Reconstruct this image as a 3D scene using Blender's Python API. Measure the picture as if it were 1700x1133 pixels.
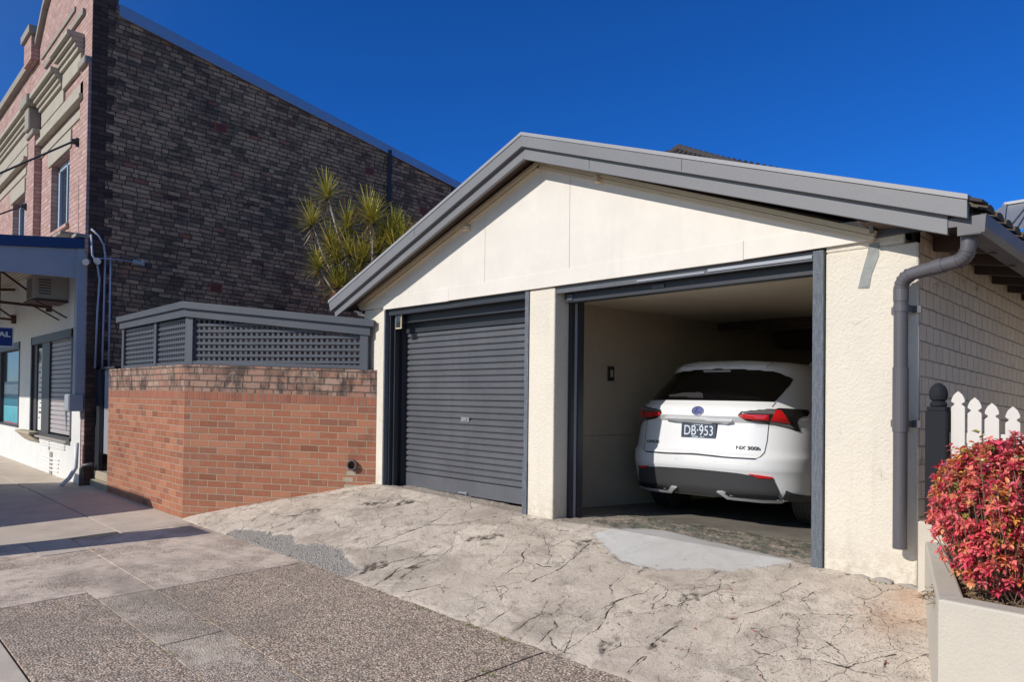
import bpy, bmesh, math, random
import numpy as np
from mathutils import Vector, Matrix, geometry
random.seed(7); RNG = np.random.RandomState(5)
R_ = math.radians; PI = math.pi
scene = bpy.context.scene
for o in list(bpy.data.objects): bpy.data.objects.remove(o, do_unlink=True)
COL = scene.collection

# ------------------------------------------------------------------ camera
cam_d = bpy.data.cameras.new('camera'); cam = bpy.data.objects.new('camera', cam_d); COL.objects.link(cam)
scene.camera = cam
fw = Vector((-.7286, .685, 0)).normalized(); rt = Vector((fw.y, -fw.x, 0)); up = Vector((0, 0, 1))
pitch = math.atan(.0137); roll = .012
Fv = fw*math.cos(pitch) + up*math.sin(pitch); U0 = up*math.cos(pitch) - fw*math.sin(pitch)
Rv = rt*math.cos(roll) + U0*math.sin(roll); Uv = U0*math.cos(roll) - rt*math.sin(roll)
mt = Matrix((Rv, Uv, -Fv)).transposed().to_4x4(); mt.translation = Vector((2.187, -4.974, 1.6))
cam.matrix_world = mt
cam_d.sensor_width = 36; cam_d.lens = 1223/1700*36; cam_d.shift_y = .04455
cam_d.clip_start = .05; cam_d.clip_end = 2000

# ------------------------------------------------------------------ light
SUNV = Vector((.22, 1.0, -.62)).normalized()          # direction the light travels
sun_d = bpy.data.lights.new('sun', 'SUN'); sun = bpy.data.objects.new('sun', sun_d); COL.objects.link(sun)
sun_d.energy = 4.0; sun_d.angle = R_(.5); sun_d.color = (1, .935, .85)
sun.rotation_euler = SUNV.to_track_quat('-Z', 'Y').to_euler(); sun.location = (0, -20, 20)
world = bpy.data.worlds.new('World'); scene.world = world; world.use_nodes = True
wn = world.node_tree; wn.nodes.clear()
sky = wn.nodes.new('ShaderNodeTexSky'); sky.sky_type = 'NISHITA'; sky.sun_disc = False
el = math.asin(-SUNV.z); az = math.atan2(-SUNV.x, -SUNV.y)
sky.sun_elevation = el; sky.sun_rotation = az; sky.altitude = 1200; sky.air_density = .95; sky.dust_density = .1; sky.ozone_density = 5.0
hs = wn.nodes.new('ShaderNodeHueSaturation'); hs.inputs['Saturation'].default_value = 1.1
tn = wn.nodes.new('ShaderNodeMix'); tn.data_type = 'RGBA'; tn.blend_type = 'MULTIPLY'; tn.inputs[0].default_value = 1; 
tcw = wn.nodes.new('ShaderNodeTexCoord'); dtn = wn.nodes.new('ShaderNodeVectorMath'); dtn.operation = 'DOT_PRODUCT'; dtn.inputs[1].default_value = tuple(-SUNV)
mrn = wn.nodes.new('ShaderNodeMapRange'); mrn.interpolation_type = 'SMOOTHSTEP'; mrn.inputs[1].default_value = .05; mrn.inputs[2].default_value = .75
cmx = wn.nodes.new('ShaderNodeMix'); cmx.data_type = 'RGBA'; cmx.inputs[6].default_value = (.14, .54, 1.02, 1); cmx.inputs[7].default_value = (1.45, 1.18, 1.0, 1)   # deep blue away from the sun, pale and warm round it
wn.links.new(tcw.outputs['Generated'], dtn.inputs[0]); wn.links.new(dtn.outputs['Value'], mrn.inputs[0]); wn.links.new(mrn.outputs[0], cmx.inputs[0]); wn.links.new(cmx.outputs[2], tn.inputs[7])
bg = wn.nodes.new('ShaderNodeBackground'); bg.inputs['Strength'].default_value = .125
wo = wn.nodes.new('ShaderNodeOutputWorld')
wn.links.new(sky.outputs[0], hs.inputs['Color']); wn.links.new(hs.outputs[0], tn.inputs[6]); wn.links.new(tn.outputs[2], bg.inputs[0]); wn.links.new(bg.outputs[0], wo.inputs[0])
scene.view_settings.view_transform = 'Standard'; scene.view_settings.look = 'None'
scene.view_settings.exposure = 0.0; scene.view_settings.gamma = 1.0
scene.render.engine = 'CYCLES'

# ------------------------------------------------------------------ materials
def newmat(name):
    m = bpy.data.materials.new(name); m.use_nodes = True
    nt = m.node_tree; b = nt.nodes['Principled BSDF']
    return m, nt, b
class N:
    """tiny node-building helper"""
    def __init__(s, nt): s.nt = nt
    def n(s, t, **k):
        x = s.nt.nodes.new(t)
        for a, v in k.items(): setattr(x, a, v)
        return x
    def set(s, sock, v):
        if isinstance(v, bpy.types.NodeSocket): s.nt.links.new(v, sock)
        elif v is not None: sock.default_value = v
    def m(s, op, a, b=None, c=None, clamp=False):
        x = s.n('ShaderNodeMath', operation=op); x.use_clamp = clamp
        s.set(x.inputs[0], a); s.set(x.inputs[1], b)
        if c is not None: s.set(x.inputs[2], c)
        return x.outputs[0]
    def vm(s, op, a, b=None):
        x = s.n('ShaderNodeVectorMath', operation=op); s.set(x.inputs[0], a); s.set(x.inputs[1], b)
        return x.outputs[0]
    def mix(s, f, a, b, blend='MIX'):
        x = s.n('ShaderNodeMix', data_type='RGBA', blend_type=blend)
        s.set(x.inputs[0], f); s.set(x.inputs[6], a if isinstance(a, bpy.types.NodeSocket) else (*a, 1)); s.set(x.inputs[7], b if isinstance(b, bpy.types.NodeSocket) else (*b, 1))
        return x.outputs[2]
    def noise(s, vec, scale, detail=4, rough=.6, dist=0):
        x = s.n('ShaderNodeTexNoise'); s.set(x.inputs['Vector'], vec); x.inputs['Scale'].default_value = scale
        x.inputs['Detail'].default_value = detail; x.inputs['Roughness'].default_value = rough; x.inputs['Distortion'].default_value = dist
        return x.outputs['Fac'], x.outputs['Color']
    def voro(s, vec, scale, feature='F1', rand=1.0):
        x = s.n('ShaderNodeTexVoronoi', feature=feature); s.set(x.inputs['Vector'], vec); x.inputs['Scale'].default_value = scale
        x.inputs['Randomness'].default_value = rand
        return x
    def ramp(s, f, stops, interp='LINEAR'):
        x = s.n('ShaderNodeValToRGB'); s.set(x.inputs[0], f); cr = x.color_ramp; cr.interpolation = interp
        while len(cr.elements) > 1: cr.elements.remove(cr.elements[-1])
        for i, (p, c) in enumerate(stops):
            e = cr.elements[0] if i == 0 else cr.elements.new(p)
            e.position = p; e.color = (*c, 1) if not isinstance(c, (int, float)) else (c, c, c, 1)
        return x.outputs[0]
    def ss(s, x, a, b):      # smoothstep a->b
        r = s.n('ShaderNodeMapRange', interpolation_type='SMOOTHSTEP'); s.set(r.inputs[0], x)
        r.inputs[1].default_value = a; r.inputs[2].default_value = b
        return r.outputs[0]
    def bump(s, h, strength=.5, dist=.01, normal=None):
        x = s.n('ShaderNodeBump'); x.inputs['Strength'].default_value = strength; x.inputs['Distance'].default_value = dist
        s.set(x.inputs['Height'], h)
        if normal is not None: s.set(x.inputs['Normal'], normal)
        return x.outputs[0]
    def pos(s): return s.n('ShaderNodeNewGeometry').outputs['Position']
    def uv(s): return s.n('ShaderNodeTexCoord').outputs['UV']
    def objc(s): return s.n('ShaderNodeTexCoord').outputs['Object']
    def attr(s, name): return s.n('ShaderNodeAttribute', attribute_name=name)
    def sep(s, v):
        x = s.n('ShaderNodeSeparateXYZ'); s.set(x.inputs[0], v); return x.outputs
    def comb(s, x, y, z=0.0):
        c = s.n('ShaderNodeCombineXYZ'); s.set(c.inputs[0], x); s.set(c.inputs[1], y); s.set(c.inputs[2], z); return c.outputs[0]

def paint(name, col, rough=.5, var=.08, dirt=.15, bumpy=.15, scale=30, metal=0, coat=0, streak=False):
    """painted or plain surface with faint mottling, dirt and fine relief"""
    m, nt, b = newmat(name); g = N(nt); p = g.pos()
    f1, _ = g.noise(p, 2.3, 5, .6); f2, _ = g.noise(p, scale, 4, .7)
    v = g.m('ADD', g.m('MULTIPLY', f1, .7), g.m('MULTIPLY', f2, .3))
    lo = tuple(c*(1-var*1.6) for c in col); hi = tuple(min(.95, c*(1+var)) for c in col)
    c = g.ramp(v, [(.3, lo), (.7, hi)])
    if streak:
        q = g.vm('MULTIPLY', p, (9, 9, .6)); f3, _ = g.noise(q, 1.0, 5, .65)
        c = g.mix(g.m('MULTIPLY', g.ss(f3, .5, .8), dirt), c, tuple(x*.45 for x in col))
    else:
        f3, _ = g.noise(p, 5.5, 6, .7)
        c = g.mix(g.m('MULTIPLY', g.ss(f3, .52, .8), dirt), c, tuple(x*.5 for x in col))
    nt.links.new(c, b.inputs['Base Color'])
    rr = g.m('ADD', g.m('MULTIPLY', f1, .25), rough-.12); nt.links.new(rr, b.inputs['Roughness'])
    b.inputs['Metallic'].default_value = metal
    if coat: b.inputs['Coat Weight'].default_value = coat; b.inputs['Coat Roughness'].default_value = .04
    if bumpy: nt.links.new(g.bump(f2, bumpy, .004), b.inputs['Normal'])
    return m

def flat(name, col, rough=.4, metal=0, coat=0, spec=.5, emit=0):
    m, nt, b = newmat(name); g = N(nt)
    f, _ = g.noise(g.objc(), 9, 4, .6)
    c = g.mix(f, tuple(x*.9 for x in col), tuple(min(1, x*1.08) for x in col)); nt.links.new(c, b.inputs['Base Color'])
    b.inputs['Roughness'].default_value = rough; b.inputs['Metallic'].default_value = metal
    b.inputs['Specular IOR Level'].default_value = spec
    if coat: b.inputs['Coat Weight'].default_value = coat; b.inputs['Coat Roughness'].default_value = .03
    return m

def brickmat(name, L, Hh, mort, stops, mcol, bump=.6, stain=None, irregular=0.0, wob=.002, old=0, painted=False, rough=.85, mdark=0):
    m, nt, b = newmat(name); g = N(nt); uv = g.uv(); p = g.pos()
    _, nc = g.noise(p, 6.0, 2, .5); off = g.vm('MULTIPLY', g.vm('SUBTRACT', nc, (.5, .5, .5)), (wob*6, wob*4, 0))
    _, nc2 = g.noise(p, 60.0, 2, .5); off2 = g.vm('MULTIPLY', g.vm('SUBTRACT', nc2, (.5, .5, .5)), (wob*2.5, wob*2.5, 0))
    q = g.sep(g.vm('ADD', g.vm('ADD', uv, off), off2))
    vr = g.m('DIVIDE', q[1], Hh); row = g.m('FLOOR', vr); fv = g.m('FRACT', vr)
    wr = g.n('ShaderNodeTexWhiteNoise', noise_dimensions='1D'); g.set(wr.inputs['W'], row)
    ur = g.m('ADD', g.m('ADD', g.m('DIVIDE', q[0], L), g.m('MULTIPLY', g.m('MODULO', row, 2.0), .5)), g.m('MULTIPLY', wr.outputs['Value'], irregular))
    col = g.m('FLOOR', ur); fu = g.m('FRACT', ur)
    # some bricks are cut in two (headers) on old walls
    wb = g.n('ShaderNodeTexWhiteNoise', noise_dimensions='3D'); g.set(wb.inputs['Vector'], g.comb(col, row, 3.3))
    if old:
        sp = g.m('LESS_THAN', wb.outputs['Value'], old)
        half = g.m('GREATER_THAN', fu, .5)
        fu2 = g.m('MULTIPLY', g.m('FRACT', g.m('MULTIPLY', fu, 2.0)), 1.0)
        du = g.m('ADD', g.m('MULTIPLY', g.m('MINIMUM', fu, g.m('SUBTRACT', 1.0, fu)), g.m('SUBTRACT', 1.0, sp)),
                 g.m('MULTIPLY', g.m('MULTIPLY', g.m('MINIMUM', fu2, g.m('SUBTRACT', 1.0, fu2)), .5), sp))
        idx = g.m('ADD', col, g.m('MULTIPLY', g.m('MULTIPLY', half, sp), .37))
    else:
        du = g.m('MINIMUM', fu, g.m('SUBTRACT', 1.0, fu)); idx = col
    du = g.m('MULTIPLY', du, L); dv = g.m('MULTIPLY', g.m('MINIMUM', fv, g.m('SUBTRACT', 1.0, fv)), Hh)
    d = g.m('SMOOTH_MIN', du, dv, .004)
    mask = g.ss(d, mort*.35, mort*.75)                 # 1 = brick
    wn_ = g.n('ShaderNodeTexWhiteNoise', noise_dimensions='3D'); g.set(wn_.inputs['Vector'], g.comb(idx, row, 0.0))
    c = g.ramp(wn_.outputs['Value'], stops)
    fine, _ = g.noise(p, 70, 5, .75); mid, _ = g.noise(p, 14, 4, .6)
    c = g.mix(g.m('MULTIPLY', g.ss(fine, .45, .75), .35), c, tuple(x*.55 for x in stops[len(stops)//2][1]))
    c = g.mix(g.m('MULTIPLY', g.ss(mid, .5, .8), .3), c, tuple(min(.9, x*1.35) for x in stops[len(stops)//2][1]))
    if old and irregular > .5:      # soot-black bricks gather in patches
        fr_, _ = g.noise(p, .9, 5, .7, .5); w2 = g.n('ShaderNodeTexWhiteNoise', noise_dimensions='3D'); g.set(w2.inputs['Vector'], g.comb(idx, row, 7.7))
        blk = g.m('MULTIPLY', g.ss(g.m('ADD', g.m('MULTIPLY', w2.outputs['Value'], .38), fr_), .66, .86), .6)
        c = g.mix(blk, c, (.035, .026, .024))
    mc = g.mix(g.ss(mid, .35, .7), mcol, tuple(x*(1-mdark) for x in mcol))
    c = g.mix(mask, mc, c)
    if stain:
        for (sc, lo, hi, amt, sc_col, vec) in stain:
            qq = g.vm('MULTIPLY', p, vec); f, _ = g.noise(qq, sc, 6, .68)
            c = g.mix(g.m('MULTIPLY', g.ss(f, lo, hi), amt), c, sc_col)
    nt.links.new(c, b.inputs['Base Color']); b.inputs['Roughness'].default_value = rough
    ht = g.m('ADD', g.m('ADD', g.m('MULTIPLY', mask, 1.0), g.m('MULTIPLY', fine, .25)), g.m('MULTIPLY', wn_.outputs['Value'], .35))
    nt.links.new(g.bump(ht, bump, .008), b.inputs['Normal'])
    return m

M = {}
M['red_brick'] = brickmat('red_brick', .246, .0843, .009, [(0, (.22, .075, .04)), (.12, (.36, .135, .07)), (.4, (.31, .11, .058)), (.65, (.42, .175, .095)), (.85, (.36, .15, .085)), (1, (.25, .10, .06))], (.38, .30, .215), .6,
    stain=[(3.0, .56, .8, .45, (.09, .05, .035), (1, 1, .45)), (1.2, .6, .8, .25, (.34, .20, .13), (1, 1, 1))])
M['worn_brick'] = brickmat('worn_brick', .24, .0836, .013, [(0, (.22, .12, .085)), (.3, (.36, .23, .165)), (.6, (.34, .16, .105)), (.8, (.40, .27, .20)), (1, (.36, .18, .12))], (.12, .09, .075), .9,
    stain=[(5.0, .45, .62, .8, (.035, .028, .025), (1, 1, .5)), (9, .55, .75, .5, (.45, .38, .30), (1, 1, 1))], irregular=.3, wob=.004, old=.3)
M['soldier_brick'] = brickmat('soldier_brick', .082, .116, .011, [(0, (.26, .085, .05)), (.5, (.36, .13, .075)), (1, (.31, .11, .065))], (.22, .165, .12), .5,
    stain=[(4.0, .55, .75, .5, (.08, .045, .035), (1, 1, .5))])
M['old_brick'] = brickmat('old_brick', .235, .083, .014, [(0, (.34, .17, .09)), (.25, (.62, .35, .19)), (.5, (.52, .28, .15)), (.75, (.68, .40, .22)), (.97, (.50, .26, .14)), (.985, (.46, .14, .07)), (1, (.34, .17, .09))], (.10, .058, .040), 1.0,
    stain=[(1.1, .46, .72, .6, (.050, .036, .030), (1, 1, .8)), (4.5, .50, .66, .6, (.035, .025, .022), (1, .5, 1.3)), (5, .62, .78, .5, (.34, .27, .22), (1, 1, 2)), (.9, .60, .75, .35, (.22, .19, .11), (1, 1, 1))], irregular=.9, wob=.006, old=.18)
M['glazed_brick'] = brickmat('glazed_brick', .235, .083, .010, [(0, (.060, .028, .018)), (.5, (.10, .048, .032)), (1, (.14, .068, .045))], (.035, .02, .015), .8, irregular=.1, rough=.8)
M['pink_brick'] = brickmat('pink_brick', .235, .083, .012, [(0, (.36, .21, .18)), (.4, (.48, .30, .265)), (.7, (.43, .26, .23)), (1, (.54, .37, .33))], (.24, .17, .15), .6,
    stain=[(1.5, .55, .8, .3, (.2, .1, .08), (1, 1, 1))], wob=.002)
M['painted_brick'] = brickmat('painted_brick', .135, .110, .008, [(0, (.74, .59, .43)), (.5, (.77, .62, .455)), (1, (.80, .65, .475))], (.48, .365, .26), .8,
    stain=[(2.6, .60, .72, .5, (.10, .07, .055), (1, 1, 4.0)), (1.4, .45, .7, .5, (.62, .50, .36), (1, 1, 1))], irregular=.12, wob=.003, old=0, rough=.6, mdark=.55)

def render_mat():
    m, nt, b = newmat('cream_render'); g = N(nt); p = g.pos()
    f1, _ = g.noise(p, 85, 5, .8, .8); f2, _ = g.noise(p, 14, 4, .6); f3, _ = g.noise(p, 1.6, 5, .6)
    v = g.voro(p, 62, 'SMOOTH_F1')
    c = g.mix(g.ss(f3, .35, .75), (.74, .675, .565), (.68, .625, .535))
    cr1 = g.voro(g.vm('ADD', g.vm('MULTIPLY', p, (1, 1, .7)), g.vm('MULTIPLY', g.noise(p, 4, 4, .6)[1], (.3, .3, .3))), 1.1, 'DISTANCE_TO_EDGE'); hl = g.m('MULTIPLY', g.m('SUBTRACT', 1.0, g.ss(cr1.outputs['Distance'], .0015, .006)), g.ss(f3, .5, .6)); c = g.mix(g.m('MULTIPLY', hl, .45), c, (.35, .29, .21))
    stq, _ = g.noise(g.vm('MULTIPLY', p, (10, 10, .5)), 1.0, 5, .65); c = g.mix(g.m('MULTIPLY', g.ss(stq, .55, .78), .22), c, (.45, .39, .30))
    z = g.sep(p)[2]
    low = g.m('MULTIPLY', g.m('SUBTRACT', 1.0, g.ss(g.m('ADD', z, g.m('MULTIPLY', f2, .35)), .62, 1.0)), g.ss(f2, .35, .7))
    c = g.mix(g.m('MULTIPLY', low, .65), c, (.42, .36, .27))
    c = g.mix(g.m('MULTIPLY', g.ss(f2, .68, .78), .35), c, (.5, .45, .36))
    nt.links.new(c, b.inputs['Base Color']); b.inputs['Roughness'].default_value = .8
    h = g.m('ADD', g.m('MULTIPLY', f1, 1.0), g.m('ADD', g.m('MULTIPLY', v.outputs['Distance'], .9), g.m('MULTIPLY', f2, .6)))
    nt.links.new(g.bump(h, .6, .008), b.inputs['Normal'])
    return m
M['cream_render'] = render_mat()
M['white_render'] = paint('white_render', (.72, .72, .70), .7, .05, .2, .5, 60)
M['planter_render'] = paint('planter_render', (.58, .53, .445), .75, .06, .15, .9, 70)
M['gable_cream'] = paint('gable_cream', (.72, .675, .605), .5, .05, .10, .15, 12, streak=True)
M['trim_cream'] = paint('trim_cream', (.66, .55, .38), .6, .05, .15, .2, 25)
M['charcoal'] = paint('charcoal', (.075, .082, .10), .5, .08, .1, .2, 60)
M['bare_cement'] = paint('bare_cement', (.30, .315, .30), .8, .25, .8, .8, 35)
M['door_grey'] = paint('door_grey', (.108, .112, .126), .42, .10, .35, .1, 25, streak=True)
M['dark_frame'] = paint('dark_frame', (.024, .027, .036), .5, .1, .15, .2, 50)
M['barge_grey'] = paint('barge_grey', (.185, .185, .195), .5, .05, .12, .15, 40)
M['barge_cap'] = paint('barge_cap', (.30, .30, .31), .45, .05, .1, .1, 40)
M['pipe_grey'] = paint('pipe_grey', (.105, .10, .11), .42, .06, .15, .08, 30)
M['light_grey'] = paint('light_grey', (.34, .36, .40), .4, .05, .1, .1, 30)
M['soffit'] = paint('soffit', (.10, .07, .055), .8, .1, .3, .3, 30)
M['concrete'] = paint('concrete', (.34, .31, .28), .85, .1, .35, .5, 60)
M['interior'] = paint('interior', (.48, .41, .31), .85, .08, .35, .2, 14)
M['ceiling'] = paint('ceiling', (.66, .58, .45), .85, .05, .2, .1, 10)
M['stone'] = paint('stone', (.42, .36, .27), .85, .12, .5, .6, 40)
M['cornice'] = paint('cornice', (.40, .36, .29), .75, .08, .3, .3, 30, streak=True)
M['cornice_dark'] = paint('cornice_dark', (.30, .27, .23), .8, .1, .45, .3, 30)
M['awning_white'] = paint('awning_white', (.40, .40, .41), .6, .06, .15, .1, 20, streak=True)
M['awning_ceiling'] = paint('awning_ceiling', (.42, .38, .33), .7, .06, .2, .1, 20)
M['navy'] = flat('navy', (.018, .045, .13), .45)
M['rust_brown'] = flat('rust_brown', (.075, .03, .022), .7)
M['window_grey'] = flat('window_grey', (.065, .065, .07), .5)
M['window_blue'] = flat('window_blue', (.40, .50, .62), .4)
M['shutter'] = paint('shutter', (.42, .39, .40), .5, .04, .1, .1, 20)
M['flashing'] = flat('flashing', (.42, .44, .50), .35, .5)
M['conduit'] = flat('conduit', (.42, .44, .52), .4)
M['terracotta'] = paint('terracotta', (.42, .10, .045), .8, .1, .2, .3, 60)
M['white'] = flat('white', (.78, .78, .76), .5)
M['black'] = flat('black', (.010, .010, .011), .4)
M['asphalt_road'] = paint('asphalt_road', (.055, .055, .057), .9, .1, .3, .9, 120)
M['dirt'] = paint('dirt', (.10, .085, .06), .95, .2, .4, .9, 60)
M['picket_white'] = paint('picket_white', (.66, .62, .57), .6, .04, .12, .15, 40)
M['post_navy'] = paint('post_navy', (.008, .010, .016), .85, .08, .1, .3, 50)
M['tile_dark'] = paint('tile_dark', (.050, .042, .042), .85, .15, .5, .7, 30)
M['tile_brown'] = paint('tile_brown', (.11, .085, .055), .85, .3, .6, .7, 22)
M['zinc'] = flat('zinc', (.28, .29, .31), .45, .3)
M['oily_floor'] = paint('oily_floor', (.22, .20, .17), .7, .25, .7, .7, 22)  # darkened tone stands in for the shade under the car
M['glass_dark'] = flat('glass_dark', (.02, .024, .03), .06, 0, 0, .8)
M['shop_glass'] = flat('shop_glass', (.06, .09, .13), .08, 0, 0, .8)

def door_textured():
    m, nt, b = newmat('rough_timber'); g = N(nt); p = g.pos()
    q = g.vm('MULTIPLY', p, (60, 60, 160)); f1, _ = g.noise(q, 1.0, 3, .6); q2 = g.vm('MULTIPLY', p, (90, 90, 12)); f2, _ = g.noise(q2, 1.0, 4, .7)
    f3, _ = g.noise(p, 40, 2, .5)
    c = g.mix(g.ss(f2, .35, .7), (.085, .10, .125), (.16, .18, .205)); c = g.mix(g.ss(f3, .70, .76), c, (.01, .012, .015))
    nt.links.new(c, b.inputs['Base Color']); b.inputs['Roughness'].default_value = .6
    nt.links.new(g.bump(g.m('ADD', f1, f2), .9, .006), b.inputs['Normal'])
    return m
M['rough_timber'] = door_textured()

def driveway_mat():
    m, nt, b = newmat('driveway_concrete'); g = N(nt); p = g.pos()
    big, _ = g.noise(p, 1.3, 5, .6); mid, _ = g.noise(p, 7, 5, .65); fine, _ = g.noise(p, 120, 3, .7); f40, _ = g.noise(p, 38, 5, .75)
    c = g.ramp(big, [(.3, (.55, .46, .37)), (.5, (.66, .565, .465)), (.7, (.73, .635, .53))])
    c = g.mix(g.m('MULTIPLY', g.ss(mid, .45, .72), .6), c, (.36, .295, .245))
    vs = g.voro(p, 95); spk = g.m('SUBTRACT', 1.0, g.ss(vs.outputs['Distance'], .12, .34))
    wv = g.n('ShaderNodeTexWhiteNoise'); g.set(wv.inputs['Vector'], vs.outputs['Position'])
    spk = g.m('MULTIPLY', g.m('MULTIPLY', spk, g.m('GREATER_THAN', wv.outputs['Value'], .42)), g.ss(big, .25, .55))
    c = g.mix(g.m('MULTIPLY', spk, .85), c, (.12, .10, .085)); rg, _ = g.noise(p, 210, 2, .8); c = g.mix(g.m('MULTIPLY', g.ss(rg, .55, .70), .45), c, (.24, .20, .165)); c = g.mix(g.m('MULTIPLY', g.ss(rg, .45, .30), .35), c, (.70, .63, .55))
    c = g.mix(g.m('MULTIPLY', g.ss(f40, .58, .75), .4), c, (.62, .56, .50))
    # secondary hairline cracks
    _, wc = g.noise(p, 5, 4, .6); wp = g.vm('ADD', g.vm('MULTIPLY', p, (1, 1, 0)), g.vm('MULTIPLY', wc, (.17, .17, 0)))
    ve = g.voro(wp, 3.2, 'DISTANCE_TO_EDGE'); ve2 = g.voro(wp, 9.0, 'DISTANCE_TO_EDGE')
    gate, _ = g.noise(p, 2.1, 2, .5); vc = g.voro(wp, 3.2); wcc = g.n('ShaderNodeTexWhiteNoise'); g.set(wcc.inputs['Vector'], vc.outputs['Position']); cell = wcc.outputs['Value']; c = g.mix(g.m('MULTIPLY', cell, .42), c, (.40, .34, .285))
    h1 = g.m('MULTIPLY', g.m('SUBTRACT', 1.0, g.ss(ve.outputs['Distance'], .001, .007)), g.m('MULTIPLY', g.ss(gate, .46, .56), g.ss(f40, .40, .52)))
    h2 = g.m('MULTIPLY', g.m('SUBTRACT', 1.0, g.ss(ve2.outputs['Distance'], .002, .016)), g.m('MULTIPLY', g.ss(mid, .52, .62), g.ss(f40, .42, .54)))
    hair = g.m('MAXIMUM', h1, g.m('MULTIPLY', h2, .7))
    dn, _ = g.noise(p, 75, 4, .75); dn2, _ = g.noise(p, 9, 3, .6); dist = g.attr('crack').outputs['Fac']
    dj = g.m('ADD', dist, g.m('MULTIPLY', g.m('SUBTRACT', dn, .5), .013)); wd = g.m('MULTIPLY', g.ss(dn2, .38, .75), .0055)
    ck = g.m('SUBTRACT', 1.0, g.ss(g.m('SUBTRACT', dj, wd), .0004, .0032)); crack = g.m('MAXIMUM', g.m('MULTIPLY', hair, .95), ck)
    cem = g.attr('cem').outputs['Fac']; asp = g.attr('asph').outputs['Fac']; mos = g.attr('moss').outputs['Fac']
    crack = g.m('MULTIPLY', crack, g.m('SUBTRACT', 1.0, g.m('MULTIPLY', cem, .85)))
    # asphalt patch
    va = g.voro(p, 70); ac = g.mix(g.ss(va.outputs['Distance'], .1, .6), (.46, .42, .38), (.30, .27, .24))
    wa = g.n('ShaderNodeTexWhiteNoise'); g.set(wa.inputs['Vector'], va.outputs['Position']); ac = g.mix(g.m('MULTIPLY', wa.outputs['Value'], .5), ac, (.42, .39, .355))
    worn = g.attr('worn').outputs['Fac']; deb = g.m('MULTIPLY', worn, g.ss(g.m('ADD', g.m('MULTIPLY', f40, .5), g.m('MULTIPLY', mid, .5)), .46, .60))
    c = g.mix(g.m('MULTIPLY', deb, .95), c, g.mix(g.ss(f40, .4, .65), (.20, .165, .13), (.36, .30, .25)))
    floor_shade = g.attr('oil').outputs['Fac']; c = g.mix(g.m('MULTIPLY', floor_shade, .92), c, g.mix(g.ss(mid, .4, .65), (.12, .11, .09), (.25, .22, .18)))  # blends the driveway into the shade painted on the garage floor
    st1, _ = g.noise(g.vm('MULTIPLY', p, (1, 2.2, 1)), .9, 5, .7, .8); c = g.mix(g.m('MULTIPLY', g.ss(st1, .50, .66), .60), c, (.30, .25, .205)); blot, _ = g.noise(p, 3.1, 6, .75, .4); c = g.mix(g.m('MULTIPLY', g.ss(blot, .58, .68), .5), c, (.24, .195, .155))
    hole = g.attr('hole').outputs['Fac']; hc = g.mix(g.ss(f40, .42, .62), (.07, .055, .045), (.28, .235, .19)); c = g.mix(hole, c, hc)
    c = g.mix(asp, c, ac)
    mc = g.mix(g.ss(mid, .42, .62), (.10, .115, .09), (.38, .31, .25)); mc = g.mix(g.ss(f40, .45, .7), mc, (.07, .065, .055))
    c = g.mix(g.m('MULTIPLY', mos, .85), c, mc)
    cc = g.mix(g.ss(big, .35, .65), (.50, .475, .44), (.60, .585, .56)); cc = g.mix(g.m('MULTIPLY', g.ss(mid, .5, .7), .4), cc, (.44, .41, .37)); cc = g.mix(g.m('MULTIPLY', g.ss(f40, .62, .74), .5), cc, (.30, .28, .27))
    c = g.mix(cem, c, cc)
    c = g.mix(g.m('MULTIPLY', crack, 1.0), c, (.055, .042, .032))
    gr = g.m('MULTIPLY', crack, g.ss(mid, .60, .68)); c = g.mix(g.m('MULTIPLY', gr, .6), c, (.10, .11, .03))
    rst = g.attr('rust').outputs['Fac']; c = g.mix(g.m('MULTIPLY', rst, .55), c, (.52, .30, .17))
    nt.links.new(c, b.inputs['Base Color']); b.inputs['Roughness'].default_value = .92; b.inputs['Specular IOR Level'].default_value = .25
    rel = g.m('SUBTRACT', 1.0, g.m('MULTIPLY', cem, .8))
    h = g.m('ADD', g.m('MULTIPLY', g.m('ADD', g.m('MULTIPLY', fine, .35), g.m('MULTIPLY', f40, .7)), rel), g.m('MULTIPLY', g.m('SUBTRACT', g.m('MULTIPLY', spk, -.6), g.m('MULTIPLY', crack, 1.2)), rel))
    h = g.m('ADD', h, g.m('MULTIPLY', g.m('MULTIPLY', cell, .8), rel)); h = g.m('ADD', h, g.m('MULTIPLY', asp, g.m('MULTIPLY', va.outputs['Distance'], -1.4)))
    nt.links.new(g.bump(h, 1.0, .010), b.inputs['Normal'])
    return m
M['driveway'] = driveway_mat()

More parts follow.
